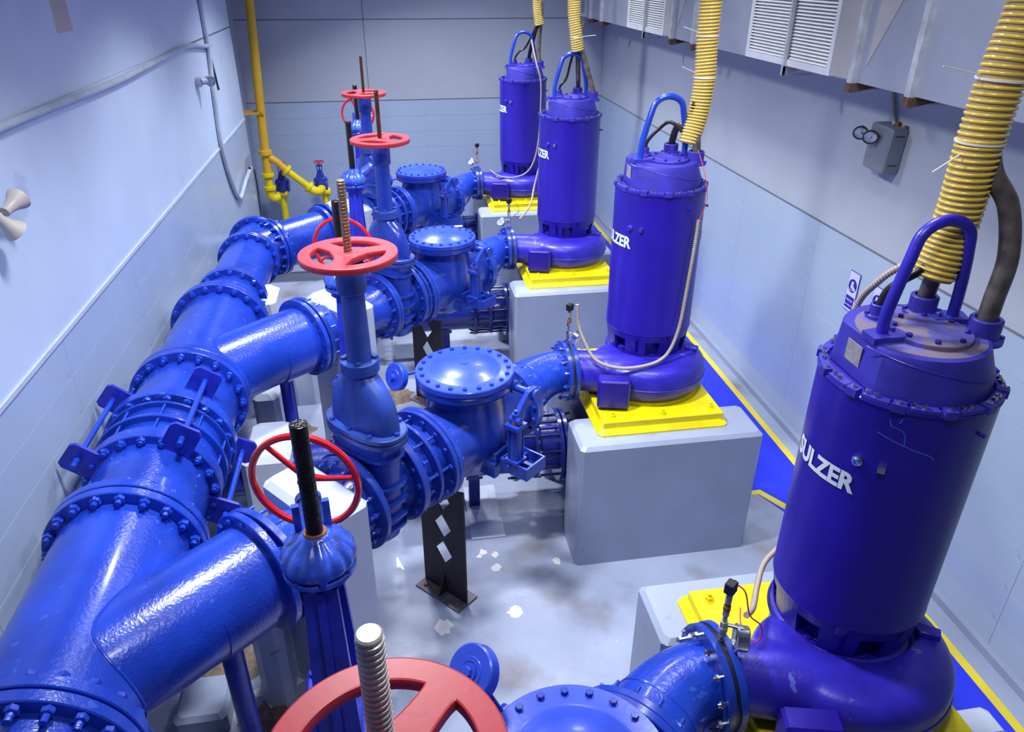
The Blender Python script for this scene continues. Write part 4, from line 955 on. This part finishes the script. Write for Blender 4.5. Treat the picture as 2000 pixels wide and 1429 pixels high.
# tee with slanting branch towards the farthest row
u4 = Vector((0.80, 0.60, 0)).normalized(); B4 = ROW[3][2]
E4 = Vector((B4.x-HX, B4.y, B4.z-HZZ)); S4 = Vector((0.10, 6.52, 0))
u4 = (E4-S4).normalized()
t4 = spool('pipe_tee', 'blue header tee with bolted blank end in the back left corner', None)
obj('run', MB().lathe([(0.27, 6.22), (0.27, 6.86)], 72, YA), PIPE, t4)
obj('near_flange', FLM(0.345, 6.22, 6.262), PIPE, t4)
obj('end_flange', FLM(0.33, 6.84, 6.88), PIPE, t4); obj('blank', FLM(0.33, 6.886, 6.92, 0.0), PIPE, t4)
bolts(t4, 14, 0.30, T(0, 6.88, 0) @ YA, bolt_mesh(0.024, 0.02, 0.085, 0.02), PIPE, joined=True)
obj('side_neck', MB().tube([S4-u4*0.15, S4+u4*0.20], 0.275, 56), PIPE, t4)
obj('side_flange', MB().ring(0.2, 0.335, 0.14, 0.182, 72, along(S4, u4), bev=0.004), PIPE, t4)
t5 = spool('branch_pipe', 'straight glossy blue pipe slanting from the header tee to the farthest gate valve', None)
d5 = (E4-S4).length
obj('pipe', MB().tube([S4+u4*0.2, S4+u4*(d5-0.02)], 0.285, 64), PIPE, t5)
obj('flange', MB().ring(0.2, 0.345, 0.188, 0.232, 72, along(S4, u4), bev=0.004), PIPE, t5)
obj('flange', MB().ring(0.2, 0.345, d5-0.03, d5+0.016, 72, along(S4, u4), bev=0.004), PIPE, t5)
bolts(t5, 16, 0.312, along(S4+u4*0.186, u4), bolt_mesh(0.026, 0.022, 0.10, 0.03), PIPE, a0=0.1)
# piers under the header
def pier(label, x0, x1, y0, y1, z, m=CONCW, seed=1, ch=0.05):
    tag(obj('concrete_pier', MB().cbox(x0, x1, y0, y1, -0.01, z, ch).mesh('pier', 20), m), label, 'concrete block')
pier('rough white concrete pier rising beside the narrow header pipe', -3.62, -3.34, 4.95, 5.45, 1.40)
pier('low white concrete block beside the three-rod header joint', -3.46, -3.06, 2.80, 3.42, 0.90)
pier('small grey concrete block under the header branch at the bottom edge', -3.72, -3.38, 1.0, 1.36, 0.16, CONC, 1, 0.03)
pier('white concrete pier under the nearest header branch', -3.18, -2.98, 1.15, 1.62, 0.86)
pier('grey concrete pier below the second header branch', -3.55, -3.30, 4.05, 4.55, 0.78)
pier('white sloped concrete block behind the second thrust block', -3.34, -3.05, 5.15, 5.6, 1.0)
# ------------------------------------------------------------------ gauges at the pump outlets
def gauge(i):
    y0 = YS[i]; t = thing('pressure_gauge_set', ['nearest pressure gauge with black sensor plug and red wire on the outlet flange', 'second nearest gauge and sensor on the outlet flange, chrome gauge turned away', 'third gauge and sensor, round dial facing the camera, on the third pump outlet', 'farthest gauge and sensor with round dial on the farthest pump outlet'][i], 'gauge', T(-0.735, y0-0.2, 1.72), 'pressure gauges on the pump outlets')
    obj('riser', cached('gr', lambda: MB().cyl(0.011, 0, 0.20, 12).hexa(0.019, 0.03, 0.055).hexa(0.019, 0.085, 0.12).hexa(0.017, 0.16, 0.19).cyl(0.021, 0.06, 0.085, 14).mesh('r')), CHROME if i else PLATEM, t)
    obj('rusty_fitting', cached('grf', lambda: MB().hexa(0.019, 0.195, 0.215).cyl(0.013, 0.215, 0.235, 12).mesh('r')), RUST, t)
    obj('sensor_body', cached('gs', lambda: MB().cyl(0.015, 0.235, 0.305, 16).mesh('s')), PLATEM, t)
    obj('sensor_plug', cached('gp', lambda: MB().cbox(-0.026, 0.026, -0.022, 0.022, 0.30, 0.352, 0.004).cyl(0.010, 0, 0.02, 10, T(0.024, 0, 0.325) @ XA).mesh('p', 20)), BLKP, t, RZ(0.7))
    d = [(0.85, -0.5, 0.05), (0.75, -0.6, -0.1), (-0.94, -0.25, 0), (-0.94, -0.25, 0)][i]
    dv = Vector(d).normalized(); c = Vector((0, 0, 0.10)) + dv*[0.085, 0.07, 0.10, 0.10][i]
    obj('side_tube', MB().rod((0, 0, 0.10), c, 0.009, 10), CHROME, t)
    n = [(0.4, 0.3, 0.1), (-0.5, 0.5, 0.3), (-0.45, -0.75, 0.45), (-0.45, -0.75, 0.45)][i]
    if i == 0: n = (-1.0, 0.30, 0.05)
    Mg = along(c + Vector((0, 0, -0.015 if i else -0.06)), n)
    if i == 0: Mg = Mg @ Matrix.Scale(1.3, 4)
    g = obj('gauge_case', MB().lathe([(0, -0.022), (0.042, -0.022), (0.045, -0.018), (0.045, 0.012), (0.049, 0.014), (0.049, 0.022), (0.043, 0.024), (0.043, 0.016)], 36, Mg), CHROME, t)
    obj('dial', MB().cyl(0.043, 0.010, 0.017, 32, Mg), DIAL, g)
    obj('needle', MB().box(-0.0016, 0.0016, -0.012, 0.032, 0.0172, 0.019, Mg @ RZ(0.8)).cyl(0.004, 0.017, 0.02, 10, Mg), BLKP, g)
for i in range(4): gauge(i)

def corrugated(pts, r, pitch, n=12, k=0.78):
    """corrugated conduit: tube whose radius pulses"""
    P = [Vector(p) for p in pts]; out = []; rs = []; acc = 0
    seg = [0]
    for a, b in zip(P, P[1:]): seg.append(seg[-1]+(b-a).length)
    tot = seg[-1]; m = max(4, int(tot/pitch)*4)
    j = 0
    for q in range(m+1):
        s_ = tot*q/m
        while j < len(seg)-2 and seg[j+1] < s_: j += 1
        f = (s_-seg[j])/max(1e-6, seg[j+1]-seg[j]); out.append(P[j].lerp(P[j+1], f)); rs.append(r if q % 4 in (0, 1) else r*k)
    return MB().tube(out, rs, n)
# beige conduits and wires from the sensors
def wire(label, pts, r, m, name='signal_wire', corr=False, grp=None):
    p = spline(pts, 8); o = thing(name, label, 'conduit' if corr else 'wire', T(*p[0]), grp)
    q = [a-p[0] for a in p]
    obj('sheath', (corrugated(q, r, 0.016) if corr else MB().tube(q, r, 10)).mesh('sheath', 70), m, o); return o
Y2 = YS[1]
wire('beige corrugated tube running from the second gauge across the volute and up the second pump', [(-0.68, Y2-0.22, 2.07), (-0.665, Y2-0.24, 1.90), (-0.62, Y2-0.32, 1.76), (-0.55, Y2-0.42, 1.66), (-0.40, Y2-0.50, 1.625), (-0.22, Y2-0.52, 1.63), (-0.05, Y2-0.48, 1.65), (0.06, Y2-0.42, 1.72), (0.13, Y2-0.38, 1.90), (0.16, Y2-0.36, 2.15), (0.18, Y2-0.35, 2.40), (0.20, Y2-0.33, 2.62), (0.205, Y2-0.325, 2.75)], 0.0155, CONDB, 'corrugated_conduit', True)
wire('thin red wire hanging from the second yellow hose into the beige tube', [(0.23, Y2-0.1, 3.22), (0.25, Y2-0.2, 3.10), (0.262, Y2-0.29, 2.95), (0.25, Y2-0.31, 2.85), (0.205, Y2-0.325, 2.75)], 0.003, REDW)
Y3 = YS[2]
wire('beige tube from the third gauge curving behind the second pump', [(-0.62, Y3-0.26, 1.84), (-0.54, Y3-0.20, 1.90), (-0.45, Y3-0.08, 1.98), (-0.38, Y3+0.10, 2.12), (-0.25, Y3+0.34, 2.4)], 0.0125, CONDB, 'corrugated_conduit', True)
wire('thin dark wire looping from the third sensor plug', [(-0.70, Y3-0.2, 2.04), (-0.64, Y3-0.23, 2.0), (-0.63, Y3-0.26, 1.93), (-0.68, Y3-0.24, 1.88), (-0.62, Y3-0.26, 1.85)], 0.0028, CABLED)
Y4 = YS[3]
wire('beige tube drooping from the farthest gauge around the farthest pump and up its right side', [(-0.56, Y4-0.35, 1.70), (-0.42, Y4-0.42, 1.62), (-0.22, Y4-0.45, 1.60), (-0.02, Y4-0.44, 1.66), (0.10, Y4-0.42, 1.82), (0.17, Y4-0.40, 2.1), (0.20, Y4-0.37, 2.5), (0.20, Y4-0.36, 2.95), (0.14, Y4-0.30, 3.2), (0.10, Y4-0.1, 3.5)], 0.013, CONDB, 'corrugated_conduit', True)
wire('thin red wire from the farthest sensor plug to the beige tube', [(-0.73, Y4-0.2, 2.05), (-0.80, Y4-0.22, 2.0), (-0.74, Y4-0.22, 1.88), (-0.66, Y4-0.28, 1.80), (-0.56, Y4-0.35, 1.70)], 0.003, REDW)
wire('red wire loop at the nearest sensor plug', [(-0.70, -0.18, 2.04), (-0.66, -0.20, 2.0), (-0.63, -0.22, 1.88), (-0.58, -0.24, 1.83), (-0.57, -0.25, 1.76), (-0.62, -0.25, 1.73), (-0.65, -0.2, 1.80), (-0.62, -0.12, 1.82)], 0.0035, REDW)
wire('beige corrugated tube passing behind the nearest pump to its gauge', [(-0.60, -0.15, 1.80), (-0.51, -0.05, 1.735), (-0.40, 0.12, 1.69), (-0.28, 0.28, 1.68), (-0.10, 0.40, 1.72), (0.0, 0.44, 1.95), (0.0, 0.45, 2.4), (0.0, 0.44, 3.0), (-0.01, 0.30, 3.24), (0.04, 0.18, 3.38)], 0.0155, CONDB, 'corrugated_conduit', True)

# ------------------------------------------------------------------ yellow spiral hoses with cables
def hose(i, pts, r, label, split=False):
    p = spline(pts, 10); O = p[0]; q = [a-O for a in p]
    t = thing('spiral_hose', label, 'hose', T(*O), 'yellow ribbed cable hoses')
    obj('clear_wall', MB().tube(q, r*0.93, 28, caps=False).mesh('w', 60), HOSET, t)
    seg = [0]
    for a, b in zip(q, q[1:]): seg.append(seg[-1]+(b-a).length)
    pitch = 0.0232; tot = seg[-1]; turns = int(tot/pitch); n = 20; hp = []; j = 0; up = None
    frames = []
    for k, a in enumerate(q):
        tg = (q[min(k+1, len(q)-1)]-q[max(k-1, 0)]).normalized()
        if up is None: up = tg.orthogonal().normalized()
        up = (up-tg*up.dot(tg)).normalized(); frames.append((up.copy(), tg.cross(up)))
    for s_ in range(turns*n+1):
        d = tot*s_/(turns*n)
        while j < len(seg)-2 and seg[j+1] < d: j += 1
        f = (d-seg[j])/(seg[j+1]-seg[j]); c = q[j].lerp(q[j+1], f); U = frames[j][0].lerp(frames[j+1][0], f); V = frames[j][1].lerp(frames[j+1][1], f)
        a = 2*pi*s_/n; hp.append(c+(U*cos(a)+V*sin(a))*r*0.955)
    obj('spiral_rib', MB().tube(hp, r*0.085, 6).mesh('rib', 80), HOSER, t)
    return t
def cable(i, pts, r, m, label):
    p = spline(pts, 8); o = thing('power_cable', label, 'cable', T(*p[0])); obj('sheath', MB().tube([a-p[0] for a in p], r, 16).mesh('s', 60), m, o)
def tie(label, c, d, tail, r):
    o = thing('cable_tie', label, 'cable tie', T(*c)); M = along((0, 0, 0), d)
    obj('band', MB().ring(r, r+0.004, -0.004, 0.004, 32, M), CLIP, o); e = Vector(tail).normalized()
    obj('tail', MB().rod(e*r, e*(r+0.14), 0.0028, 6), CLIP, o)
HS = [[(0.085, 0.12, 3.32), (0.115, 0.12, 3.46), (0.125, 0.12, 3.62), (0.125, 0.12, 3.85), (0.14, 0.12, 4.10), (0.175, 0.12, 4.36), (0.22, 0.12, 5.0)],
      [(0.19, Y2, 3.25), (0.245, Y2+0.02, 3.45), (0.27, Y2+0.03, 3.70), (0.262, Y2+0.05, 4.0), (0.255, Y2+0.05, 4.5), (0.25, Y2+0.05, 5.2)],
      [(0.06, Y3+0.0, 3.62), (0.03, Y3, 3.80), (0.0, Y3+0.02, 4.1), (-0.01, Y3+0.02, 5.0)],
      [(0.23, Y4-0.02, 3.68), (0.20, Y4, 3.9), (0.19, Y4, 4.2), (0.19, Y4, 5.0)]]
HR = [0.083, 0.078, 0.068, 0.066]
HL = ['nearest yellow ribbed hose hanging from above the nearest pump, frayed split lower end', 'second nearest yellow ribbed hose, curving down to the pump with the beige side tube', 'third yellow ribbed hose hanging over the third pump handle', 'farthest yellow ribbed hose hanging over the farthest pump']
for i in range(4): hose(i, HS[i], HR[i], HL[i])
hz = HZ
cable(0, [(0.235, -0.06, hz+0.02), (0.235, -0.06, hz+0.15), (0.255, -0.04, hz+0.32), (0.24, 0.02, hz+0.50), (0.18, 0.08, hz+0.62), (0.13, 0.12, hz+0.80)], 0.038, CABLE, 'thick grey cable rising from the right gland of the nearest pump')
cable(0, [(0.115, 0.16, hz+0.05), (0.115, 0.15, hz+0.14), (0.115, 0.13, hz+0.30), (0.12, 0.12, hz+0.5), (0.125, 0.12, hz+0.9)], 0.034, CABLE, 'thick grey cable rising from the middle gland of the nearest pump')
cable(0, [(-0.10, 0.15, hz+0.05), (-0.09, 0.13, hz+0.13), (-0.05, 0.11, hz+0.18), (0.03, 0.11, hz+0.23), (0.10, 0.12, hz+0.33)], 0.017, CABLED, 'thin black cable behind the lifting handle of the nearest pump')
for i, yb in ((1, Y2), (2, Y3), (3, Y4)):
    e = Vector(HS[i][0])-Vector((0, yb, 0)); nm = ORD[i]
    cable(i, [(0.235, yb-0.06, hz+0.02), (0.235, yb-0.06, hz+0.08), (0.225 if i != 2 else 0.20, yb-0.03, hz+0.2), (e.x+0.02, yb+e.y, e.z+0.10), (e.x+0.04, yb+e.y, e.z+0.3)], 0.030, CABLE, f'thick grey cable from the right gland of the {nm} pump')
    cable(i, [(0.115, yb+0.16, hz+0.05), (0.118, yb+0.15, hz+0.12), (0.13 if i != 2 else 0.10, yb+0.10, hz+0.22), (e.x, yb+e.y+0.02, e.z+0.12), (e.x+0.02, yb+e.y, e.z+0.3)], 0.027, CABLE if i == 2 else CABLED, f'thick dark cable from the middle gland of the {nm} pump')
    cable(i, [(-0.10, yb+0.15, hz+0.05), (-0.09, yb+0.14, hz+0.11), (-0.03, yb+0.12, hz+0.19), (0.06 if i != 2 else 0.0, yb+0.08, hz+0.26 if i != 2 else hz+0.35), (e.x-0.01, yb+e.y+0.03, e.z+0.05 if i != 2 else e.z+0.1)], 0.014, CABLED, f'thin black cable curving from the left gland of the {nm} pump')
tie('white cable tie low on the nearest yellow hose', (0.125, 0.12, 3.86), (0, 0, 1), (-1, -0.2, -0.5), 0.084)
tie('white cable tie high on the nearest yellow hose', (0.138, 0.12, 4.08), (0.05, 0.0, 1), (-1, 0.2, 0.2), 0.084)
tie('white cable tie low on the second yellow hose', (0.27, Y2+0.03, 3.72), (0, 0, 1), (-1, -0.2, 0.4), 0.078)
tie('white cable tie high on the second yellow hose', (0.262, Y2+0.05, 4.0), (0, 0, 1), (-1, -0.2, 0.3), 0.078)
tie('white cable tie on the third yellow hose', (0.04, Y3, 3.76), (0, 0, 1), (1, -0.2, 0.1), 0.068)

# ------------------------------------------------------------------ right wall fittings
em = thing('emergency_light', 'grey twin-head emergency light box on the right wall under the duct', 'light', T(1.99, 3.19, 3.13) @ Matrix.Rotation(radians(3), 4, 'X'))
obj('case', MB().cbox(-0.145, 0.145, -0.17, 0.19, 0, 0.135, 0.012, frame((0, 0, 0), (0, -1, 0), (0, 0, 1))), GREYP, em)
for zz in (0.13, -0.10): obj('vent_slot', MB().box(-0.10, -0.02, -0.1465, -0.1455, zz, zz+0.008), BLKP, em)
for s, yv in ((0, 0.06), (1, 0.20)):
    M = along((-0.20, yv-0.035, 0.10), (-0.55, -0.75, -0.30))
    hd = obj('lamp_head', MB().lathe([(0, -0.07), (0.024, -0.068), (0.045, -0.02), (0.058, 0.0), (0.06, 0.014), (0.051, 0.014)], 28, M).rod((-0.20, yv-0.035, 0.10), (-0.12, yv*0.6, 0.08), 0.014, 10), GREYP, em)
    obj('lens', MB().lathe([(0, 0.004), (0.051, 0.011)], 28, M), LENS, hd); obj('rim', MB().ring(0.050, 0.061, 0.008, 0.017, 28, M), BLKP, hd)
obj('mounting_tab', MB().box(-0.02, 0.0, -0.03, 0.03, 0.19, 0.22).box(-0.02, 0.0, -0.13, -0.10, 0.19, 0.21), RUST, em)
wire('short beige cable conduit down the right wall into the emergency light', [(1.975, 3.36, 3.75), (1.975, 3.34, 3.60), (1.975, 3.27, 3.45), (1.97, 3.20, 3.32)], 0.016, BEIGE, 'cable_conduit')
def sign(yc, label, kind):
    t = thing('safety_sign', label, 'sign', T(1.993, yc, 1.84) @ RZ(radians(-90)), 'blue and white safety signs')
    obj('board', MB().box(-0.078, 0.078, -0.002, 0.004, -0.185, 0.185), SIGNB, t)
    obj('white_face', MB().box(-0.073, 0.073, -0.0035, 0.0, -0.180, 0.180), SIGNW, t)
    obj('blue_disc', MB().cyl(0.062, 0, 0.001, 40, frame((0, -0.0036, 0.055), (1, 0, 0), (0, 0, 1))), SIGNB, t)
    obj('blue_panel', MB().box(-0.062, 0.062, -0.0046, -0.0036, -0.160, -0.045), SIGNB, t)
    F = frame((0, -0.0050, 0.055), (1, 0, 0), (0, 0, 1))
    if kind == 'boot':
        obj('boot_symbol', MB().prism([(-0.022, 0.036), (0.010, 0.040), (0.008, 0.006), (0.022, -0.008), (0.044, -0.018), (0.048, -0.034), (0.004, -0.032), (0.0, -0.026), (-0.028, -0.028), (-0.026, 0.0)], 0, 0.0008, F).box(-0.030, 0.050, -0.043, -0.037, 0, 0.0008, F), SIGNW, t)
    else:
        obj('hand_symbol', MB().prism([(-0.02, -0.045), (0.02, -0.045), (0.03, 0.0), (0.024, 0.04), (-0.018, 0.042), (-0.026, 0.0)], 0, 0.0008, F), SIGNW, t)
    # writing: a first line of flowing script strokes, a second in latin letters
    b = MB(); F2 = frame((0, -0.0050, -0.085), (1, 0, 0), (0, 0, 1))
    pts = [(-0.050, 0.004), (-0.044, -0.006), (-0.036, 0.000), (-0.032, 0.010), (-0.028, -0.002), (-0.018, -0.004), (-0.012, 0.012), (-0.008, -0.003), (0.004, -0.005), (0.010, 0.004), (0.016, -0.004), (0.026, -0.006), (0.030, 0.012), (0.034, -0.004), (0.044, -0.004), (0.050, 0.006)]
    b.tube([(x, y, 0) for x, y in pts], 0.0028, 5, M=F2)
    for x, y in ((-0.040, 0.016), (0.012, 0.018), (0.020, -0.016), (-0.02, -0.015)): b.cyl(0.003, 0, 0.001, 8, F2 @ T(x, y, 0))
    obj('script_writing', b, SIGNW, t)
    tm = text_mesh('latin_writing', 'Wear Safety Shoes' if kind == 'boot' else 'Wear Gloves', 0.0185, 0.0006, 0.0004, 'CENTER')
    obj('latin_writing', tm, SIGNW, t, frame((0, -0.0052, -0.135), (1, 0, 0), (0, 0, 1)))
sign(3.27, 'blue and white safety boot sign with script on the right wall, fully visible', 'boot')
sign(2.90, 'blue and white safety sign half hidden behind the nearest pump handle', 'glove')

# ------------------------------------------------------------------ left wall fittings
fl2 = thing('twin_floodlight', 'pair of small beige spotlights on the left wall at the left edge of the photo', 'light', T(XL, 1.97, 3.22))
obj('wall_mount', MB().cyl(0.035, 0, 0.05, 20, XA).rod((0.04, 0, 0), (0.09, 0.02, 0), 0.012, 10), BEIGE, fl2)
for c, d in (((0.11, 0.13, 0.03), (0.25, 0.9, 0.30)), ((0.12, -0.02, -0.05), (0.35, 0.45, -0.75))):
    obj('spot_head', MB().lathe([(0, -0.085), (0.028, -0.085), (0.03, -0.04), (0.042, 0.0), (0.062, 0.04), (0.066, 0.055), (0.058, 0.055), (0.05, 0.045), (0, 0.04)], 28, along(c, d)), BEIGE, fl2)
tag(obj('junction_box', MB().cbox(-0.16, 0.16, -0.12, 0.12, 0, 0.10, 0.008, frame((XL, 3.84, 4.13), (0, -1, 0), (0, 0, 1))), BEIGE), 'small cream junction box high on the left wall, top left', 'junction box')
def pipe_run(name, label, pts, r, m, cat='conduit'):
    o = thing(name, label, cat, T(*pts[0])); p0 = Vector(pts[0])
    obj('tube', MB().tube([Vector(q)-p0 for q in spline(pts, 6)], r, 12).mesh('t', 60), m, o); return o
pipe_run('wall_conduit', 'white painted conduit running along the left wall near the top', [(XL+0.03, -0.5, 3.60), (XL+0.03, 2.47, 3.61), (XL+0.03, 4.5, 3.58), (XL+0.03, 6.0, 3.60), (XL+0.03, 7.4, 3.61), (XL+0.03, 8.3, 3.53), (XL+0.03, 8.6, 3.52)], 0.026, GREYC)
pipe_run('wall_conduit', 'grey conduit dropping down the left wall and bending up to the socket box', [(XL+0.03, 8.40, 5.2), (XL+0.03, 8.45, 3.6), (XL+0.03, 8.30, 3.0), (XL+0.03, 8.20, 2.3), (XL+0.03, 8.45, 1.75), (XL+0.03, 8.75, 1.46), (XL+0.04, 8.95, 1.45), (XL+0.05, 9.4, 1.55), (XL+0.06, 9.9, 1.62)], 0.030, GREYC)
pipe_run('wall_wire', 'thin black wire trailing down the left wall beside the conduit', [(XL+0.015, 8.55, 3.62), (XL+0.015, 8.60, 3.35), (XL+0.015, 8.68, 3.1), (XL+0.015, 8.74, 2.95)], 0.012, BLKP, 'wire')
sb = thing('socket_box', 'grey socket box with black hole on the left wall near the yellow pipes', 'junction box', T(XL, 10.05, 1.63))
obj('case', MB().cbox(-0.28, 0.28, -0.10, 0.12, 0, 0.13, 0.01, frame((0, 0, 0), (0, -1, 0), (0, 0, 1))), CONCW, sb)
obj('socket_hole', MB().cyl(0.022, 0, 0.002, 20, frame((0.07, -0.2805, 0.02), (1, 0, 0), (0, 0, 1))), BLKP, sb)
pipe_run('wall_wire', 'pair of thin black cables dropping from the socket box', [(XL+0.06, 10.2, 1.52), (XL+0.05, 10.3, 1.2), (XL+0.05, 10.2, 0.8), (XL+0.05, 10.3, 0.3)], 0.010, BLKP, 'wire')
lm_ = thing('round_wall_light', 'small round white lamp with glass lens on the left wall below the conduit', 'light', T(XL, 7.55, 3.20))
obj('base', MB().cyl(0.06, 0, 0.06, 28, XA).rod((0.05, 0, 0), (0.10, 0.08, 0), 0.04, 20), GREYC, lm_)
obj('lamp_head', MB().lathe([(0, -0.05), (0.045, -0.05), (0.062, 0.02), (0.062, 0.045), (0.052, 0.045)], 32, along((0.13, 0.12, 0.0), (0.55, -0.8, -0.15))), GREYC, lm_)
obj('lens', MB().lathe([(0, 0.050), (0.03, 0.048), (0.052, 0.040)], 32, along((0.13, 0.12, 0.0), (0.55, -0.8, -0.15))), LENS, lm_)

# ------------------------------------------------------------------ yellow pipes in the back left corner
YY = 11.3
yp = thing('yellow_pipe', 'tall yellow pipe in the back left corner with a slanting branch', 'pipe', T(-4.17, YY, 0))
def rel(x, z): return Vector((x+4.17, 0, z))
obj('riser', MB().tube([rel(-4.03, 5.2), rel(-4.08, 3.95), rel(-4.17, 2.0), rel(-4.185, 1.60)], 0.072, 28).mesh('r', 60), YPIPE, yp)
obj('flange', MB().cyl(0.115, -0.04, 0.04, 32, along(rel(-4.187, 1.56), (0.03, 0, 1)), bev=0.006), YPIPE, yp)
obj('lower_pipe', MB().tube([rel(-4.19, 1.56), rel(-4.20, 1.10)], 0.070, 28), YPIPE, yp)
obj('flange', MB().cyl(0.108, -0.03, 0.03, 32, along(rel(-4.20, 1.17), (0, 0, 1)), bev=0.005), YPIPE2, yp)
obj('short_pipe', MB().tube([rel(-4.20, 1.15), rel(-4.20, 0.92)], 0.066, 24), YPIPE2, yp)
obj('flange', MB().cyl(0.108, -0.03, 0.03, 32, along(rel(-4.20, 0.94), (0, 0, 1)), bev=0.005), YPIPE2, yp)
obj('elbow', MB().tube(spline([(-0.03, 0, 0.90), (-0.03, 0, 0.80), (0.03, 0.03, 0.745), (0.12, 0.06, 0.76)], 5), 0.074, 24).mesh('e', 60), YPIPE2, yp)
obj('slanting_branch', MB().tube([rel(-4.16, 1.50), rel(-4.0, 1.38), rel(-3.86, 1.22)], 0.064, 24), YPIPE, yp)
def fdir(p, r=0.105): return MB().cyl(r, -0.03, 0.03, 32, along(p, (0.30, 0, -0.27)), bev=0.005)
obj('flange', fdir(rel(-3.87, 1.235), 0.11), YPIPE2, yp)
obj('slanting_pipe', MB().tube([rel(-3.87, 1.235), rel(-3.50, 0.915)], 0.060, 24), YPIPE2, yp)
obj('flange', fdir(rel(-3.52, 0.93)), YPIPE2, yp)
obj('elbow', MB().tube(spline([rel(-3.50, 0.915), rel(-3.43, 0.855), rel(-3.34, 0.84)+Vector((0, 0.06, 0)), rel(-3.30, 0.87)+Vector((0, 0.2, 0))], 5), 0.078, 24).mesh('e', 60), YPIPE2, yp)
obj('wall_bracket', MB().box(-0.26, 0.08, -0.10, -0.085, 2.21, 2.245).box(-0.26, 0.08, 0.085, 0.10, 2.22, 2.255).box(-0.28, -0.26, -0.10, 0.10, 2.20, 2.26).rod((0.02, -0.10, 2.23), (0.02, 0.1, 2.23), 0.012, 8), YPIPE, yp)
for lx, label in ((-4.03, 'left yellow standpipe below the small blue valve in the back corner'), (-3.27, 'right yellow standpipe below the small blue valve with red wheel in the back corner')):
    sp = thing('standpipe', label, 'pipe', T(lx, YY+0.25, 0))
    obj('pipe', MB().cyl(0.062, 0, 0.72, 28), YPIPE2, sp)
    obj('cross_tee', MB().rod((-0.09, -0.05, 0.78), (0.09, -0.05, 0.78), 0.062, 20).cyl(0.075, -0.02, 0.02, 24, T(0.085, -0.05, 0.78) @ XA), YPIPE2, sp)
for lx, label, whl in ((-4.0, 'small blue valve half hidden behind the yellow riser in the corner', True), (-3.32, 'small blue valve with tiny red handwheel beside the yellow elbow', True)):
    v = thing('small_gate_valve', label, 'valve', T(lx, YY+0.22, 0.88))
    obj('body', MB().lathe([(0, -0.10), (0.09, -0.07), (0.115, 0.0), (0.112, 0.09), (0.12, 0.12), (0.12, 0.15), (0.075, 0.17), (0.06, 0.24), (0.045, 0.25), (0.045, 0.29), (0.0, 0.29)], 28).cyl(0.105, -0.02, 0.02, 28, T(0.10, 0, 0.03) @ XA).cyl(0.105, -0.02, 0.02, 28, T(-0.10, 0, 0.03) @ XA), VALVE, v)
    obj('yoke_arms', MB().box(-0.05, -0.035, -0.01, 0.01, 0.28, 0.38).box(0.035, 0.05, -0.01, 0.01, 0.28, 0.38).box(-0.055, 0.055, -0.02, 0.02, 0.36, 0.39).cyl(0.012, 0.28, 0.46, 10), VALVE, v)
    hwm = MB().lathe([(0.085, 0), (0.093, 0.009), (0.101, 0), (0.093, -0.009), (0.085, 0)], 32)
    for k in range(3): hwm.rod((0, 0, 0.0), (0.09*cos(2.1*k+0.4), 0.09*sin(2.1*k+0.4), 0), 0.007, 8)
    obj('handwheel', hwm.cyl(0.018, -0.015, 0.015, 12), REDG, v, T(0, 0, 0.44))

for cx, cy, r in [(-3.45, 1.55, 0.32), (-3.15, 1.05, 0.22), (-3.3, 4.6, 0.3), (-2.2, 5.2, 0.28), (-2.9, 2.7, 0.2)]:
    flat('dirt_patch', blob(cx, cy, r, 22, 0.45), DIRT, 0.0012)
flat('bare_patch', blob(-3.10, 1.30, 0.18, 20, 0.5), CHIPW, 0.0018)
tag(obj('floor_kerb_block', MB().cbox(0.85, 1.18, -0.75, 0.02, -0.01, 0.60, 0.03), CONCW), 'low white block on the blue lane at the bottom right corner', 'concrete block')
# wood scrap on the floor near the second check valve, small clutter
wd = thing('wood_scrap', 'flat scrap of weathered wood on the floor behind the second check valve', 'wood', T(-1.93, 3.30, 0.0) @ RZ(-0.5))
obj('board', MB().cbox(-0.16, 0.16, -0.08, 0.08, 0, 0.035, 0.004), WOOD, wd)
bpy.context.view_layer.update()
